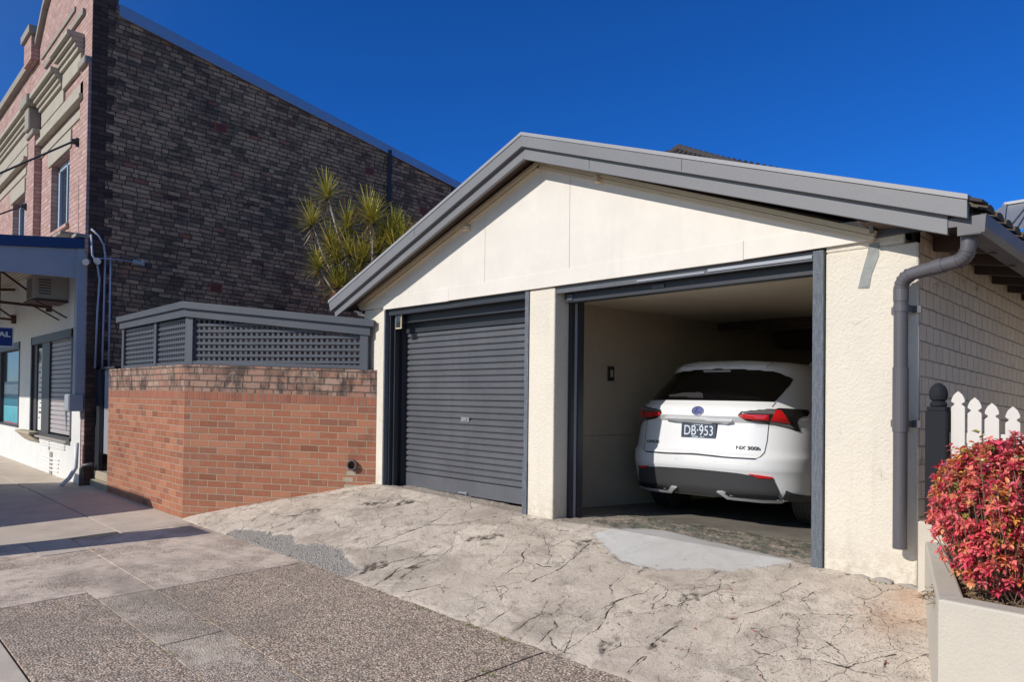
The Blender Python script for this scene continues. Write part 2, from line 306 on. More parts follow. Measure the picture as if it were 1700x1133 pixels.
def pebble_mat(name, scale, mortar, ramp, expose, dark=.5):
    m, nt, b = newmat(name); g = N(nt); p = g.vm('MULTIPLY', g.pos(), (1, 1, .3))
    _, wc = g.noise(p, 9, 2, .5); wp = g.vm('ADD', p, g.vm('MULTIPLY', wc, (.01, .01, 0)))
    v = g.voro(wp, scale); w = g.n('ShaderNodeTexWhiteNoise'); g.set(w.inputs['Vector'], v.outputs['Position'])
    pc = g.ramp(w.outputs['Value'], ramp)
    big, _ = g.noise(p, 1.7, 5, .65); mid, _ = g.noise(p, 11, 4, .7); fine, _ = g.noise(p, 160, 3, .7)
    stone = g.m('SUBTRACT', 1.0, g.ss(v.outputs['Distance'], .40, .56))
    stone = g.m('MULTIPLY', stone, g.ss(g.m('ADD', g.m('MULTIPLY', big, .6), g.m('MULTIPLY', mid, .4)), expose-.1, expose+.06))
    mc = g.mix(g.ss(mid, .35, .7), mortar, tuple(x*dark for x in mortar))
    c = g.mix(stone, mc, pc)
    rim = g.m('MULTIPLY', g.m('MULTIPLY', g.m('MULTIPLY', g.ss(v.outputs['Distance'], .38, .54), g.ss(w.outputs['Color'], .25, .55)), 1.0), g.ss(big, expose-.15, expose+.05))
    c = g.mix(g.m('MULTIPLY', rim, .85), c, (.13, .105, .085))
    c = g.mix(g.m('MULTIPLY', g.ss(fine, .55, .75), .25), c, (.66, .56, .46))
    s1, _ = g.noise(p, .8, 6, .7, 1.0); c = g.mix(g.m('MULTIPLY', g.ss(s1, .50, .66), .42), c, (.24, .20, .165)); s2, _ = g.noise(p, 3.5, 3, .5); c = g.mix(g.m('MULTIPLY', g.ss(s2, .70, .73), .5), c, (.16, .135, .115))
    nt.links.new(c, b.inputs['Base Color']); b.inputs['Roughness'].default_value = .85; b.inputs['Specular IOR Level'].default_value = .3
    h = g.m('ADD', g.m('MULTIPLY', stone, 1.0), g.m('ADD', g.m('MULTIPLY', v.outputs['Distance'], -1.2), g.m('MULTIPLY', fine, .3)))
    nt.links.new(g.bump(h, .55, .006), b.inputs['Normal'])
    return m
PR = [(0, (.20, .15, .12)), (.2, (.72, .56, .44)), (.4, (.42, .32, .25)), (.6, (.88, .75, .62)), (.78, (.64, .40, .28)), (.9, (.24, .18, .15)), (1, (.93, .85, .75))]
M['coarse'] = pebble_mat('coarse_aggregate', 66, (.62, .49, .375), PR, .32, .6)
M['medium'] = pebble_mat('medium_aggregate', 84, (.62, .53, .43), PR, .46, .75)
M['fine'] = pebble_mat('fine_aggregate', 95, (.74, .61, .50), PR, .56, .85)
M['smooth'] = paint('smooth_concrete', (.57, .49, .405), .85, .14, .45, .5, 90)

# ------------------------------------------------------------------ mesh helpers
class MB:
    def __init__(s): s.v = []; s.f = []; s.mi = []; s.cur = 0
    def vert(s, p): s.v.append(tuple(p)); return len(s.v)-1
    def face(s, pts):
        i0 = len(s.v); s.v += [tuple(p) for p in pts]; s.f.append(tuple(range(i0, i0+len(pts)))); s.mi.append(s.cur); return s
    def box(s, x0, x1, y0, y1, z0, z1):
        c = [(x0, y0, z0), (x1, y0, z0), (x1, y1, z0), (x0, y1, z0), (x0, y0, z1), (x1, y0, z1), (x1, y1, z1), (x0, y1, z1)]
        i = len(s.v); s.v += c
        for q in ((0, 3, 2, 1), (4, 5, 6, 7), (0, 1, 5, 4), (1, 2, 6, 5), (2, 3, 7, 6), (3, 0, 4, 7)): s.f.append(tuple(i+k for k in q)); s.mi.append(s.cur)
        return s
    def prism(s, poly, d):
        """closed planar polygon (3-D points) swept by vector d"""
        n = len(poly); i = len(s.v); d = Vector(d)
        s.v += [tuple(p) for p in poly] + [tuple(Vector(p)+d) for p in poly]
        s.f.append(tuple(i+k for k in range(n))); s.f.append(tuple(i+n+k for k in reversed(range(n)))); s.mi += [s.cur, s.cur]
        for k in range(n): s.f.append((i+k, i+n+k, i+n+(k+1) % n, i+(k+1) % n)); s.mi.append(s.cur)
        return s
    def bar(s, a, b, w, h=None, upv=(0, 0, 1)):
        a = Vector(a); b = Vector(b); h = h or w; d = (b-a).normalized(); u = Vector(upv)
        if abs(d.dot(u)) > .98: u = Vector((1, 0, 0))
        x = d.cross(u).normalized()*w/2; y = x.cross(d).normalized()*h/2
        return s.prism([a-x-y, a+x-y, a+x+y, a-x+y], b-a)
    def tube(s, pts, r, n=12, caps=True, smooth_corners=0):
        pts = [Vector(p) for p in pts]; rs = r if isinstance(r, (list, tuple)) else [r]*len(pts)
        up_ = Vector((0, 0, 1)); rings = []; prev = None
        for i, p in enumerate(pts):
            if i == 0: d = pts[1]-p
            elif i == len(pts)-1: d = p-pts[i-1]
            else: d = (pts[i+1]-p).normalized()+(p-pts[i-1]).normalized()
            d.normalize()
            if prev is None:
                x = d.cross(up_) if abs(d.z) < .95 else d.cross(Vector((1, 0, 0)))
            else: x = prev - d*prev.dot(d)
            x.normalize(); prev = x; y = d.cross(x)
            i0 = len(s.v)
            for k in range(n):
                a = 2*PI*k/n; s.v.append(tuple(p+x*math.cos(a)*rs[i]+y*math.sin(a)*rs[i]))
            rings.append(i0)
        for a, b_ in zip(rings[:-1], rings[1:]):
            for k in range(n): s.f.append((a+k, a+(k+1) % n, b_+(k+1) % n, b_+k)); s.mi.append(s.cur)
        if caps:
            s.f.append(tuple(rings[0]+k for k in reversed(range(n)))); s.f.append(tuple(rings[-1]+k for k in range(n))); s.mi += [s.cur, s.cur]
        return s
    def lathe(s, prof, c, n=20, axis='Z'):
        c = Vector(c); i0 = len(s.v)
        for (r, z) in prof:
            for k in range(n):
                a = 2*PI*k/n
                if axis == 'Z': q = (r*math.cos(a), r*math.sin(a), z)
                elif axis == 'X': q = (z, r*math.cos(a), r*math.sin(a))
                else: q = (r*math.cos(a), z, r*math.sin(a))
                s.v.append(tuple(c+Vector(q)))
        for j in range(len(prof)-1):
            for k in range(n):
                a = i0+j*n; s.f.append((a+k, a+(k+1) % n, a+n+(k+1) % n, a+n+k)); s.mi.append(s.cur)
        s.f.append(tuple(i0+k for k in reversed(range(n)))); s.f.append(tuple(i0+(len(prof)-1)*n+k for k in range(n))); s.mi += [s.cur, s.cur]
        return s
    def build(s, name, mat, parent=None, smooth=False, bevel=0, fall=0.0, uvo=(0, 0), recalc=True, attrs=None):
        me = bpy.data.meshes.new(name); me.from_pydata(s.v, [], s.f)
        mats = mat if isinstance(mat, (list, tuple)) else [mat]
        for k in mats: me.materials.append(M[k] if isinstance(k, str) else k)
        if len(mats) > 1: me.polygons.foreach_set('material_index', s.mi)
        me.update()
        if recalc:
            bm = bmesh.new(); bm.from_mesh(me); bmesh.ops.recalc_face_normals(bm, faces=bm.faces); bm.to_mesh(me); bm.free()
        uvl = me.uv_layers.new(name='UVMap')
        for p in me.polygons:
            n = p.normal
            if abs(n.z) > .9: t = Vector((1, 0, 0)); b2 = Vector((0, 1, 0))
            else:
                t = Vector((-n.y, n.x, 0)).normalized(); b2 = Vector((0, 0, 1))
                if abs(t.x) > .9: t = Vector((1, 0, 0))
                elif abs(t.y) > .9: t = Vector((0, 1, 0))
            for li in p.loop_indices:
                co = me.vertices[me.loops[li].vertex_index].co
                uvl.data[li].uv = (co.dot(t)+uvo[0], co.dot(b2)+fall*co.y+uvo[1])
        if smooth:
            for p in me.polygons: p.use_smooth = True
        ob = bpy.data.objects.new(name, me); COL.objects.link(ob)
        if parent is not None: ob.parent = parent
        if bevel:
            md = ob.modifiers.new('bevel', 'BEVEL'); md.width = bevel; md.segments = 2; md.limit_method = 'ANGLE'; md.angle_limit = R_(40)
        return ob
def tag(o, label=None, cat=None, group=None, kind=None):
    if label: o['label'] = label
    if cat: o['category'] = cat
    if group: o['group'] = group
    if kind: o['kind'] = kind
    return o
def thing(name, label, cat, group=None):
    e = bpy.data.objects.new(name, None); COL.objects.link(e); e.empty_display_size = .1
    return tag(e, label, cat, group)
def rebase(root, loc):
    """put a thing's empty at its base while its parts stay where they are"""
    loc = Vector(loc); root.location = loc
    for o in bpy.data.objects:
        if o.parent is root and o.type != 'EMPTY': o.location = o.location - loc
def text_obj(name, body, size, mat4, mat, parent=None, extrude=.002, align='LEFT', sx=1.0, bold=0.0):
    cu = bpy.data.curves.new(name, 'FONT'); cu.body = body; cu.size = size; cu.extrude = extrude; cu.align_x = align; cu.align_y = 'CENTER'; cu.offset = bold
    tmp = bpy.data.objects.new('tmp', cu); COL.objects.link(tmp); dg = bpy.context.evaluated_depsgraph_get()
    me = bpy.data.meshes.new_from_object(tmp.evaluated_get(dg)); bpy.data.objects.remove(tmp); bpy.data.curves.remove(cu)
    me.transform(Matrix.Scale(sx, 4, (1, 0, 0))); me.transform(mat4); me.materials.clear(); me.materials.append(M[mat]); me.name = name
    ob = bpy.data.objects.new(name, me); COL.objects.link(ob)
    if parent is not None: ob.parent = parent
    return ob
def basis(o, x, y):
    x = Vector(x).normalized(); y = Vector(y).normalized(); z = x.cross(y)
    m = Matrix((x, y, z)).transposed().to_4x4(); m.translation = Vector(o); return m
# ================================================================== SETTING
def gplane(x, y): return -.006-.03*(-(y+1.56))
def ztop(x):
    return .512 if x < -4.8 else .512-.044*(x+4.8)/1.9 if x < -2.9 else .465 if x < 0 else .465-.02*min(1, x/.6)
mb = MB(); mb.face([(-300, -9.2, -.28), (300, -9.2, -.28), (300, 400, -.28), (-300, 400, -.28)])
tag(mb.build('ground', 'dirt'), kind='structure')
mb = MB(); mb.face([(-300, -300, -.30), (300, -300, -.30), (300, -5.45, -.24), (-300, -5.45, -.24)])
tag(mb.build('road', 'asphalt_road'), kind='structure')
mb = MB(); mb.box(-60, 40, -5.45, -5.28, -.4, -.115)
tag(mb.build('kerb', 'concrete', bevel=.015), kind='structure')

# footpath slabs (each with its own finish), joints left open over dark dirt
mb = MB()
slabs = [  # x0,x1,y0,y1,material, height
 (-7.10, -4.31, -2.90, -1.45, 2, 0), (-4.30, -1.06, -2.90, -1.45, 0, 0), (-1.05, 1.15, -2.90, -1.45, 0, .001), (1.16, 5.5, -2.90, -1.45, 0, 0),
 (-7.20, -6.42, -3.326, -2.903, 3, 0), (-6.41, -4.37, -3.326, -2.903, 2, -.002), (-4.36, -2.9, -3.326, -2.903, 1, 0), (-2.89, .1, -3.326, -2.903, 1, .001), (.11, 4.5, -3.326, -2.903, 1, 0),
 (-7.22, -4.63, -4.05, -3.328, 2, 0), (-4.62, -2.05, -4.05, -3.328, 0, 0), (-2.04, 1.2, -4.05, -3.328, 0, 0), (1.21, 4.5, -4.05, -3.328, 0, 0),
 (-7.6, -3.9, -5.28, -4.06, 3, 0), (-3.89, -.9, -5.28, -4.06, 3, 0), (-.89, 2.4, -5.28, -4.06, 3, 0), (2.41, 6, -5.28, -4.06, 3, 0),
 (1.16, 6, -5.28, -1.47, 3, -.012)]
for k, (x0, x1, y0, y1, mi, dz) in enumerate(slabs):
    mb.cur = mi
    z = lambda x, y: gplane(x, y)+dz
    g_ = .003
    pts = [(x0+g_, y0+g_), (x1-g_, y0+g_), (x1-g_, y1-g_), (x0+g_, y1-g_)]
    b_ = .0045
    inn = [(x0+b_, y0+b_), (x1-b_, y0+b_), (x1-b_, y1-b_), (x0+b_, y1-b_)]
    mb.face([(x, y, z(x, y)) for x, y in inn])
    for i in range(4):
        a, b2, c_, d_ = pts[i], pts[(i+1) % 4], inn[(i+1) % 4], inn[i]
        mb.face([(*a, z(*a)-.006), (*b2, z(*b2)-.006), (*c_, z(*c_)), (*d_, z(*d_))])
        mb.face([(*a, z(*a)-.05), (*b2, z(*b2)-.05), (*b2, z(*b2)-.006), (*a, z(*a)-.006)])
mb.cur = 3
# plain concrete slabs toward the shop
for (x0, x1, y0, y1) in [(-12.42, -7.11, -2.40, -1.2), (-12.42, -7.23, -5.28, -2.41), (-14.9, -12.44, -2.42, -1.60), (-17.4, -14.91, -2.42, -1.60), (-26, -17.41, -2.42, -1.60), (-15.2, -12.44, -5.28, -2.43), (-18.6, -15.21, -5.28, -2.43), (-26, -18.61, -5.28, -2.43)]:
    g_ = .005
    P = [(x0+g_, y0+g_), (x1-g_, y0+g_), (x1-g_, y1-g_), (x0+g_, y1-g_)]
    mb.face([(x, y, gplane(x, y)) for x, y in P])
    for i in range(4):
        a, b2 = P[i], P[(i+1) % 4]; mb.face([(*a, gplane(*a)-.05), (*b2, gplane(*b2)-.05), (*b2, gplane(*b2)), (*a, gplane(*a))])
fp = tag(mb.build('footpath', ['coarse', 'medium', 'fine', 'smooth']), kind='structure')
mb = MB(); mb.face([(-60, -5.3, gplane(0, -5.3)-.012), (40, -5.3, gplane(0, -5.3)-.012), (40, -1.0, gplane(0, -1.0)-.012), (-60, -1.0, gplane(0, -1.0)-.012)])
tag(mb.build('path_bed', 'dirt'), kind='structure')

# driveway apron as a fine height field
CR = "1|-2.12,-1.08 -2.11,-1.01 -2.10,-0.85 -2.12,-0.77 -2.21,-0.70 -2.35,-0.43;1|-1.79,-1.04 -1.79,-0.94 -1.73,-0.74 -1.75,-0.61 -1.84,-0.27;1|-3.08,-1.55 -3.08,-1.42 -3.12,-1.33 -3.14,-1.09 -3.18,-0.87 -3.22,-0.81;1|-3.39,-1.38 -3.29,-1.22 -3.12,-1.06 -2.90,-0.94;1|-3.69,-0.56 -3.71,-0.39 -3.76,-0.26 -3.76,-0.17;1|-3.80,-1.18 -3.76,-0.86 -3.69,-0.56 -3.40,-0.45 -3.16,-0.20 -3.06,-0.16;1|-4.22,-1.33 -4.19,-1.18 -4.09,-0.97;1|-1.81,-1.58 -1.92,-1.55 -1.85,-1.34;1|-1.67,-1.57 -1.68,-1.44 -1.67,-1.29;1|-1.42,-1.56 -1.43,-1.39 -1.41,-1.33 -1.39,-1.20;1|-0.95,-1.58 -0.94,-1.46 -0.91,-1.29 -0.94,-1.18 -0.97,-1.11 -1.01,-0.97 -1.01,-0.92 -0.90,-0.80 -0.90,-0.61;1|-2.04,-0.74 -1.89,-0.78 -1.79,-0.75 -1.79,-0.62 -1.88,-0.58 -1.99,-0.61;0.6|-1.18,-1.59 -1.18,-1.48 -1.18,-1.36 -1.39,-1.24;0.6|-1.07,-1.12 -1.02,-0.99 -1.02,-0.94;0.6|-0.44,-1.60 -0.46,-1.47 -0.43,-1.39 -0.45,-1.34 -0.45,-1.21;0.6|-0.91,-1.09 -0.81,-1.17 -0.72,-1.24 -0.65,-1.37 -0.69,-1.47;0.6|-0.94,-1.39 -0.89,-1.35 -0.75,-1.37 -0.72,-1.46 -0.76,-1.52;0.6|-0.87,-1.06 -0.74,-1.01 -0.67,-0.98 -0.65,-0.93;0.6|-1.06,-0.94 -1.18,-0.82 -1.20,-0.70 -1.19,-0.65;0.6|-2.13,-1.11 -1.87,-1.25 -1.70,-1.35;0.6|-1.92,-1.20 -1.87,-1.13 -1.76,-1.09;0.6|-1.19,-1.45 -0.97,-1.58 -0.86,-1.59;0.6|-2.66,0.14 -2.28,-0.18 -2.14,-0.13;1|-0.50,-1.32 -0.47,-1.21 -0.47,-1.04 -0.46,-0.97;1|-0.45,-1.58 -0.47,-1.49 -0.45,-1.38 -0.47,-1.32;1|-0.21,-0.77 -0.12,-0.72 -0.08,-0.64 -0.03,-0.51 -0.08,-0.45 -0.05,-0.29 -0.01,-0.21;1|-0.65,-0.50 -0.60,-0.32 -0.52,-0.20 -0.41,-0.12;1|0.27,-1.09 0.31,-1.03 0.40,-1.00 0.51,-0.99 0.56,-0.98 0.68,-0.81 0.76,-0.75;1|0.18,-0.02 0.16,0.16 0.32,0.01 0.43,-0.01 0.56,0.01;1|-0.08,-1.10 -0.10,-1.03 -0.14,-1.00;1|0.17,-1.06 0.22,-1.05 0.29,-1.11;0.5|-1.06,-1.05 -1.02,-0.95 -0.94,-0.84 -0.93,-0.70 -0.88,-0.63 -0.91,-0.58;0.5|-0.70,-0.94 -0.80,-0.82 -0.79,-0.68 -0.82,-0.60;0.5|-0.93,-1.07 -0.68,-0.99;0.5|-0.20,-1.49 -0.24,-1.34 -0.24,-1.26 -0.29,-1.14;0.5|-0.23,-0.98 -0.24,-0.90;0.5|-0.10,-1.00 -0.12,-0.90 -0.14,-0.84 -0.23,-0.83;0.5|-0.22,-0.75 -0.30,-0.66 -0.35,-0.56;0.5|-0.03,-0.51 0.05,-0.50 0.13,-0.42;0.5|0.00,-1.07 0.17,-1.06 0.25,-1.08 0.29,-1.11;0.5|0.56,-0.98 0.58,-1.04 0.58,-1.10;0.5|0.75,-0.75 0.80,-0.83 0.86,-0.89 0.88,-0.94;0.5|0.64,-0.95 0.72,-0.91 0.70,-0.82;0.5|-0.63,-0.89 -0.58,-0.79 -0.53,-0.71 -0.49,-0.61 -0.48,-0.52;0.5|-0.64,-0.70 -0.59,-0.73 -0.55,-0.69;0.5|-0.41,-0.91 -0.52,-0.86 -0.54,-0.77;0.5|0.21,-0.83 0.18,-0.75 0.12,-0.69;0.5|-0.00,-1.06 0.05,-0.98 0.08,-0.89;0.5|0.32,-0.81 0.41,-0.83 0.46,-0.76;0.5|-1.56,-0.40 -1.33,-0.49 -1.15,-0.50 -0.94,-0.47 -0.75,-0.38 -0.64,-0.35;1|-5.85,-1.66 -6.03,-1.43 -6.16,-1.22 -6.14,-1.18;1|-5.59,-1.30 -5.54,-1.18 -5.52,-1.08 -5.55,-0.99;1|-6.89,-1.24 -6.76,-0.98 -6.53,-0.82 -6.49,-0.72 -5.94,-0.52 -5.62,-0.32 -5.31,-0.09;1|-5.19,-0.17 -5.05,-0.31 -5.02,-0.40;1|-5.38,-0.54 -5.34,-0.47;1|-5.78,-1.05 -5.66,-0.96 -5.63,-0.83 -5.44,-0.75;1|-5.68,-1.06 -5.55,-0.96 -5.50,-0.84 -5.44,-0.75;1|-4.54,-1.29 -4.52,-1.20 -4.52,-1.13;1|-3.94,-1.42 -3.98,-1.23 -3.99,-1.07 -3.91,-1.00;1|-3.29,-1.45 -3.32,-1.36 -3.32,-1.26 -3.20,-1.13 -3.15,-1.04;1|-3.09,-1.58 -3.09,-1.43 -3.11,-1.36 -3.06,-1.26 -3.01,-1.14;1|-3.81,-1.17 -3.70,-1.07 -3.56,-0.94 -3.49,-0.79;1|-4.06,-1.56 -4.07,-1.46 -4.05,-1.39;0.6|-5.59,-1.30 -5.48,-1.36 -5.40,-1.38;0.6|-3.85,-1.36 -3.88,-1.26 -3.92,-1.14;0.6|-3.63,-1.55 -3.59,-1.48 -3.59,-1.41;0.6|-3.60,-1.14 -3.45,-1.22 -3.33,-1.26;0.6|-3.76,-1.24 -3.60,-1.32 -3.58,-1.35;0.6|-3.73,-1.57 -3.73,-1.49;0.6|-3.99,-1.14 -3.90,-0.99 -3.78,-0.85 -3.70,-0.64;0.6|-5.02,-0.53 -4.97,-0.42 -4.67,-0.39 -4.50,-0.26 -4.34,-0.17;0.6|-4.81,-0.56 -4.65,-0.48 -4.58,-0.33 -4.44,-0.24;0.6|-5.08,-0.45 -4.71,-0.47 -4.68,-0.23;0.6|-6.01,-1.09 -5.80,-1.00;0.6|-4.86,-1.57 -4.83,-1.51;0.6|-4.89,-1.40 -4.98,-1.30"
STEP = .0085
xs = np.arange(-7.75, 1.25, STEP); ys = np.arange(-1.78, 1.02, STEP)
GX, GY = np.meshgrid(xs, ys, indexing='ij')
def vnoise(x, y, sc, seed):
    r = np.random.RandomState(seed).rand(256, 256); x = x*sc+100; y = y*sc+100
    xi = np.floor(x).astype(int); yi = np.floor(y).astype(int); fx = x-xi; fy = y-yi
    fx = fx*fx*(3-2*fx); fy = fy*fy*(3-2*fy); q = lambda a, b: r[a % 256, b % 256]
    return (q(xi, yi)*(1-fx)+q(xi+1, yi)*fx)*(1-fy)+(q(xi, yi+1)*(1-fx)+q(xi+1, yi+1)*fx)*fy
ZT = np.interp(GX, [-9, -4.8, -2.9, 0, .6, 2], [.512, .512, .468, .465, .447, .447])
T = np.clip((GY+1.6)/1.6, 0, 1); ZB = -.0072
Hh = ZB+(ZT-ZB)*(T+.04*np.sin(np.pi*T)); Hh = np.where(GY > 0, ZT-.045*GY, Hh)
n1 = vnoise(GX, GY, 1.7, 1)-.5; n2 = vnoise(GX, GY, 5, 2)-.5; n3 = vnoise(GX, GY, 16, 3)-.5; n4 = vnoise(GX, GY, 55, 4)-.5
cdist = np.full_like(Hh, .06); crack = np.zeros_like(Hh); tilt = np.zeros_like(Hh); hole = np.zeros_like(Hh)
rr = np.random.RandomState(11)
for item in CR.split(';'):
    w, pp = item.split('|'); w = float(w); P = [tuple(map(float, q.split(','))) for q in pp.split()]
    D = []
    for (a, b2) in zip(P[:-1], P[1:]):
        n = max(1, int(math.hypot(b2[0]-a[0], b2[1]-a[1])/.045))
        for i in range(n):
            t = i/n; D.append((a[0]+(b2[0]-a[0])*t+(rr.rand()-.5)*.022, a[1]+(b2[1]-a[1])*t+(rr.rand()-.5)*.022))
    D.append(P[-1])
    for k, (a, b2) in enumerate(zip(D[:-1], D[1:])):
        ww = w*(.0025+.004*rr.rand()); ends = min(k, len(D)-2-k); ww *= (.55 if ends == 0 else 1)
        R = .05
        i0, i1 = int((min(a[0], b2[0])-R-xs[0])/STEP), int((max(a[0], b2[0])+R-xs[0])/STEP)+2
        j0, j1 = int((min(a[1], b2[1])-R-ys[0])/STEP), int((max(a[1], b2[1])+R-ys[0])/STEP)+2
        i0 = max(i0, 0); j0 = max(j0, 0)
        sx, sy = GX[i0:i1, j0:j1], GY[i0:i1, j0:j1]
        if sx.size == 0: continue
        dx, dy = b2[0]-a[0], b2[1]-a[1]; L2 = dx*dx+dy*dy+1e-9
        tt = np.clip(((sx-a[0])*dx+(sy-a[1])*dy)/L2, 0, 1); dd = np.hypot(sx-a[0]-tt*dx, sy-a[1]-tt*dy)
        crack[i0:i1, j0:j1] = np.maximum(crack[i0:i1, j0:j1], np.exp(-(dd/ww)**2)*min(1, .6+.5*w))
        cdist[i0:i1, j0:j1] = np.minimum(cdist[i0:i1, j0:j1], dd+(1-w)*.003+(.003 if ends == 0 else 0))
        tilt[i0:i1, j0:j1] = np.maximum(tilt[i0:i1, j0:j1], np.exp(-(dd/.030)**2)*w)
def inpoly(poly):
    ins = np.zeros(GX.shape, bool); n = len(poly)
    wx = GX+(n3*.05)+n4*.02; wy = GY+(vnoise(GX, GY, 14, 9)-.5)*.05
    for i in range(n):
        x1, y1 = poly[i]; x2, y2 = poly[(i+1) % n]
        c_ = ((y1 > wy) != (y2 > wy)) & (wx < (x2-x1)*(wy-y1)/(y2-y1+1e-12)+x1); ins ^= c_
    return ins
def blur(a, k=2):
    for _ in range(k):
        a = (a+np.roll(a, 1, 0)+np.roll(a, -1, 0)+np.roll(a, 1, 1)+np.roll(a, -1, 1))/5
    return a
ASPH = [(-6.14, -1.55), (-6.06, -1.46), (-5.66, -1.36), (-5.38, -1.38), (-5.26, -1.32), (-5.04, -1.29), (-4.86, -1.40), (-4.65, -1.34), (-4.38, -1.27), (-4.1, -1.27), (-3.95, -1.36), (-3.65, -1.40), (-3.50, -1.44), (-3.5, -1.62), (-4.0, -1.68), (-5, -1.7), (-6.0, -1.7)]
CEM = [(-1.92, -.14), (-1.88, -.06), (-1.74, .16), (-1.66, .34), (-1.52, .36), (-1.34, .31), (-1.0, .21), (-.77, .18), (-.5, .08), (-.33, .08), (-.2, .04), (-.24, -.06), (-.37, -.14), (-.45, -.21), (-.52, -.29), (-.66, -.34), (-.86, -.41), (-.99, -.48), (-1.17, -.5), (-1.37, -.46), (-1.63, -.33)]
MOSS = [(-2.3, .25), (-2.1, .9), (-1.4, 1.02), (-.5, 1.02), (-.1, .7), (-.25, .25), (-.4, .1), (-.8, .16), (-1.2, .25), (-1.6, .36), (-1.9, .1)]
for HP in ([(-5.79, -1.06), (-5.66, -.96), (-5.63, -.83), (-5.44, -.75), (-5.40, -.82), (-5.51, -.98)], [(-5.06, -.51), (-4.89, -.39), (-4.7, -.25), (-4.75, -.36), (-4.9, -.5)], [(-4.62, -.2), (-4.3, -.17), (-4.35, -.27), (-4.54, -.38)], [(-.66, -.72), (-.58, -.64), (-.5, -.72), (-.6, -.78)], [(-.27, -.83), (-.21, -.74), (-.12, -.75), (-.17, -.84)], [(-.78, -1.40), (-.75, -1.24), (-.70, -1.36), (-.68, -1.5)], [(-.51, -1.30), (-.47, -1.20), (-.42, -1.24), (-.46, -1.32)], [(-3.55, -1.38), (-3.4, -1.22), (-3.3, -1.3), (-3.4, -1.5)], [(-3.0, -.62), (-2.72, -.42), (-2.66, -.48), (-2.95, -.70)], [(-2.0, -.30), (-1.75, -.12), (-1.7, -.22), (-1.9, -.38)]):
    hole = np.maximum(hole, blur(inpoly(HP).astype(float), 2))
floor_shade = np.clip((GY-.50-(n2*.4))/.40, 0, 1)  # mask for the painted shade, deepening from the doorway inwards
hole = hole*np.clip(vnoise(GX, GY, 30, 61)*2.2-.35, 0, 1)
worn = np.clip(tilt*1.3, 0, 1)*np.clip(vnoise(GX, GY, 3.0, 62)*3.2-1.3, 0, 1)
asph = blur(inpoly(ASPH).astype(float)); cem = blur(inpoly(CEM).astype(float), 1); moss = blur(inpoly(MOSS).astype(float), 6)
moss = np.maximum(moss, np.clip((GY+.02)/.05, 0, 1)*.35)
edge = -1.60+.035*(vnoise(GX, GY*0, 2.2, 21)-.5)+.02*(vnoise(GX, GY*0, 11, 22)-.5)
blocks = vnoise(GX+n3*.05, GY, 2.6, 31); 
rough = .014*n1+.006*n2+.0035*n3+.003*n4+.006*(np.floor(blocks*5+n3*.3)/5-.5)
smooth_top = np.clip(1-np.abs(GY+.02)/.14, 0, 1)*(GX < -2.9)
flatm = np.maximum(np.maximum(cem, smooth_top*.7), np.clip((GY-.9)*10, 0, 1)*.5)
H2 = Hh + rough*(1-flatm) - (.004*crack + .014*hole + .006*worn*(n4+.8))*(1-cem*.8) - .008*asph*(1-n4) + cem*.006 + moss*(1-cem)*(.010*n3+.008*n4)
H2 = np.where(GY < edge, -.06-.03*(-(GY+1.56)), H2+.004)
lip = np.clip((GY-edge)/.03, 0, 1); 
H2 = np.where(GY >= edge, H2+.006*(lip-1), H2)
rust = np.clip(1-np.hypot((GX-.62)/.30, (GY+.25)/.5), 0, 1)*(.5+vnoise(GX, GY, 7, 41)); 
nx, ny = GX.shape
spd = (GX+7.52)*.6187-(GY+1.58)*.7856     # >0 on the road side of the splay
keep = (spd > -.06) | (GY < -1.56)
keep &= ~((GX < -5.2) & (GY > .12)); keep &= ~((GY > .34) & (GX < -2.56)); keep &= ~((GY > .05) & (GX > .05))
keep &= (GX < 1.12) & ((GX < .62+(.04-GY)*.42))
idx = -np.ones(GX.shape, int); idx[keep] = np.arange(keep.sum())
vv = np.stack([GX[keep], GY[keep], H2[keep]], 1).astype(np.float32)
a_, b_, c_, d_ = idx[:-1, :-1], idx[1:, :-1], idx[1:, 1:], idx[:-1, 1:]
ok = (a_ >= 0) & (b_ >= 0) & (c_ >= 0) & (d_ >= 0); F = np.stack([a_[ok], b_[ok], c_[ok], d_[ok]], 1)
me = bpy.data.meshes.new('driveway'); me.vertices.add(len(vv)); me.vertices.foreach_set('co', vv.ravel())
me.loops.add(F.size); me.loops.foreach_set('vertex_index', F.ravel().astype(np.int32)); me.polygons.add(len(F))
me.polygons.foreach_set('loop_start', np.arange(0, F.size, 4, dtype=np.int32))
me.update(); me.validate()
for nm, arr in (('crack', cdist), ('asph', asph), ('cem', cem), ('moss', moss), ('rust', rust), ('hole', hole), ('worn', worn), ('oil', floor_shade)):
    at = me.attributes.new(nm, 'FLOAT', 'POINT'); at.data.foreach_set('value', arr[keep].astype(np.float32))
me.polygons.foreach_set('use_smooth', np.ones(len(me.polygons), bool))
me.materials.append(M['driveway']); tag(MB().face([(.60, .065, .14), (4.6, .065, .14), (4.6, 13, -.1), (.60, 13, -.1)]).build('side_path', 'smooth'), kind='structure')  # pale slab added to bounce sunlight onto the garage side wall
drv = bpy.data.objects.new('driveway', me); COL.objects.link(drv); tag(drv, kind='structure')

def floor_z(y): return .465-.045*y
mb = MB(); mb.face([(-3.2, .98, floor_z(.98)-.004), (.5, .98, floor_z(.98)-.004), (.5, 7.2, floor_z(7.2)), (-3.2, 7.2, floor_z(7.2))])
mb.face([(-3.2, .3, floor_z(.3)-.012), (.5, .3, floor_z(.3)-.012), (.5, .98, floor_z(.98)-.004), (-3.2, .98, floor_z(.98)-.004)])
tag(mb.build('garage_floor', 'oily_floor'), kind='structure')

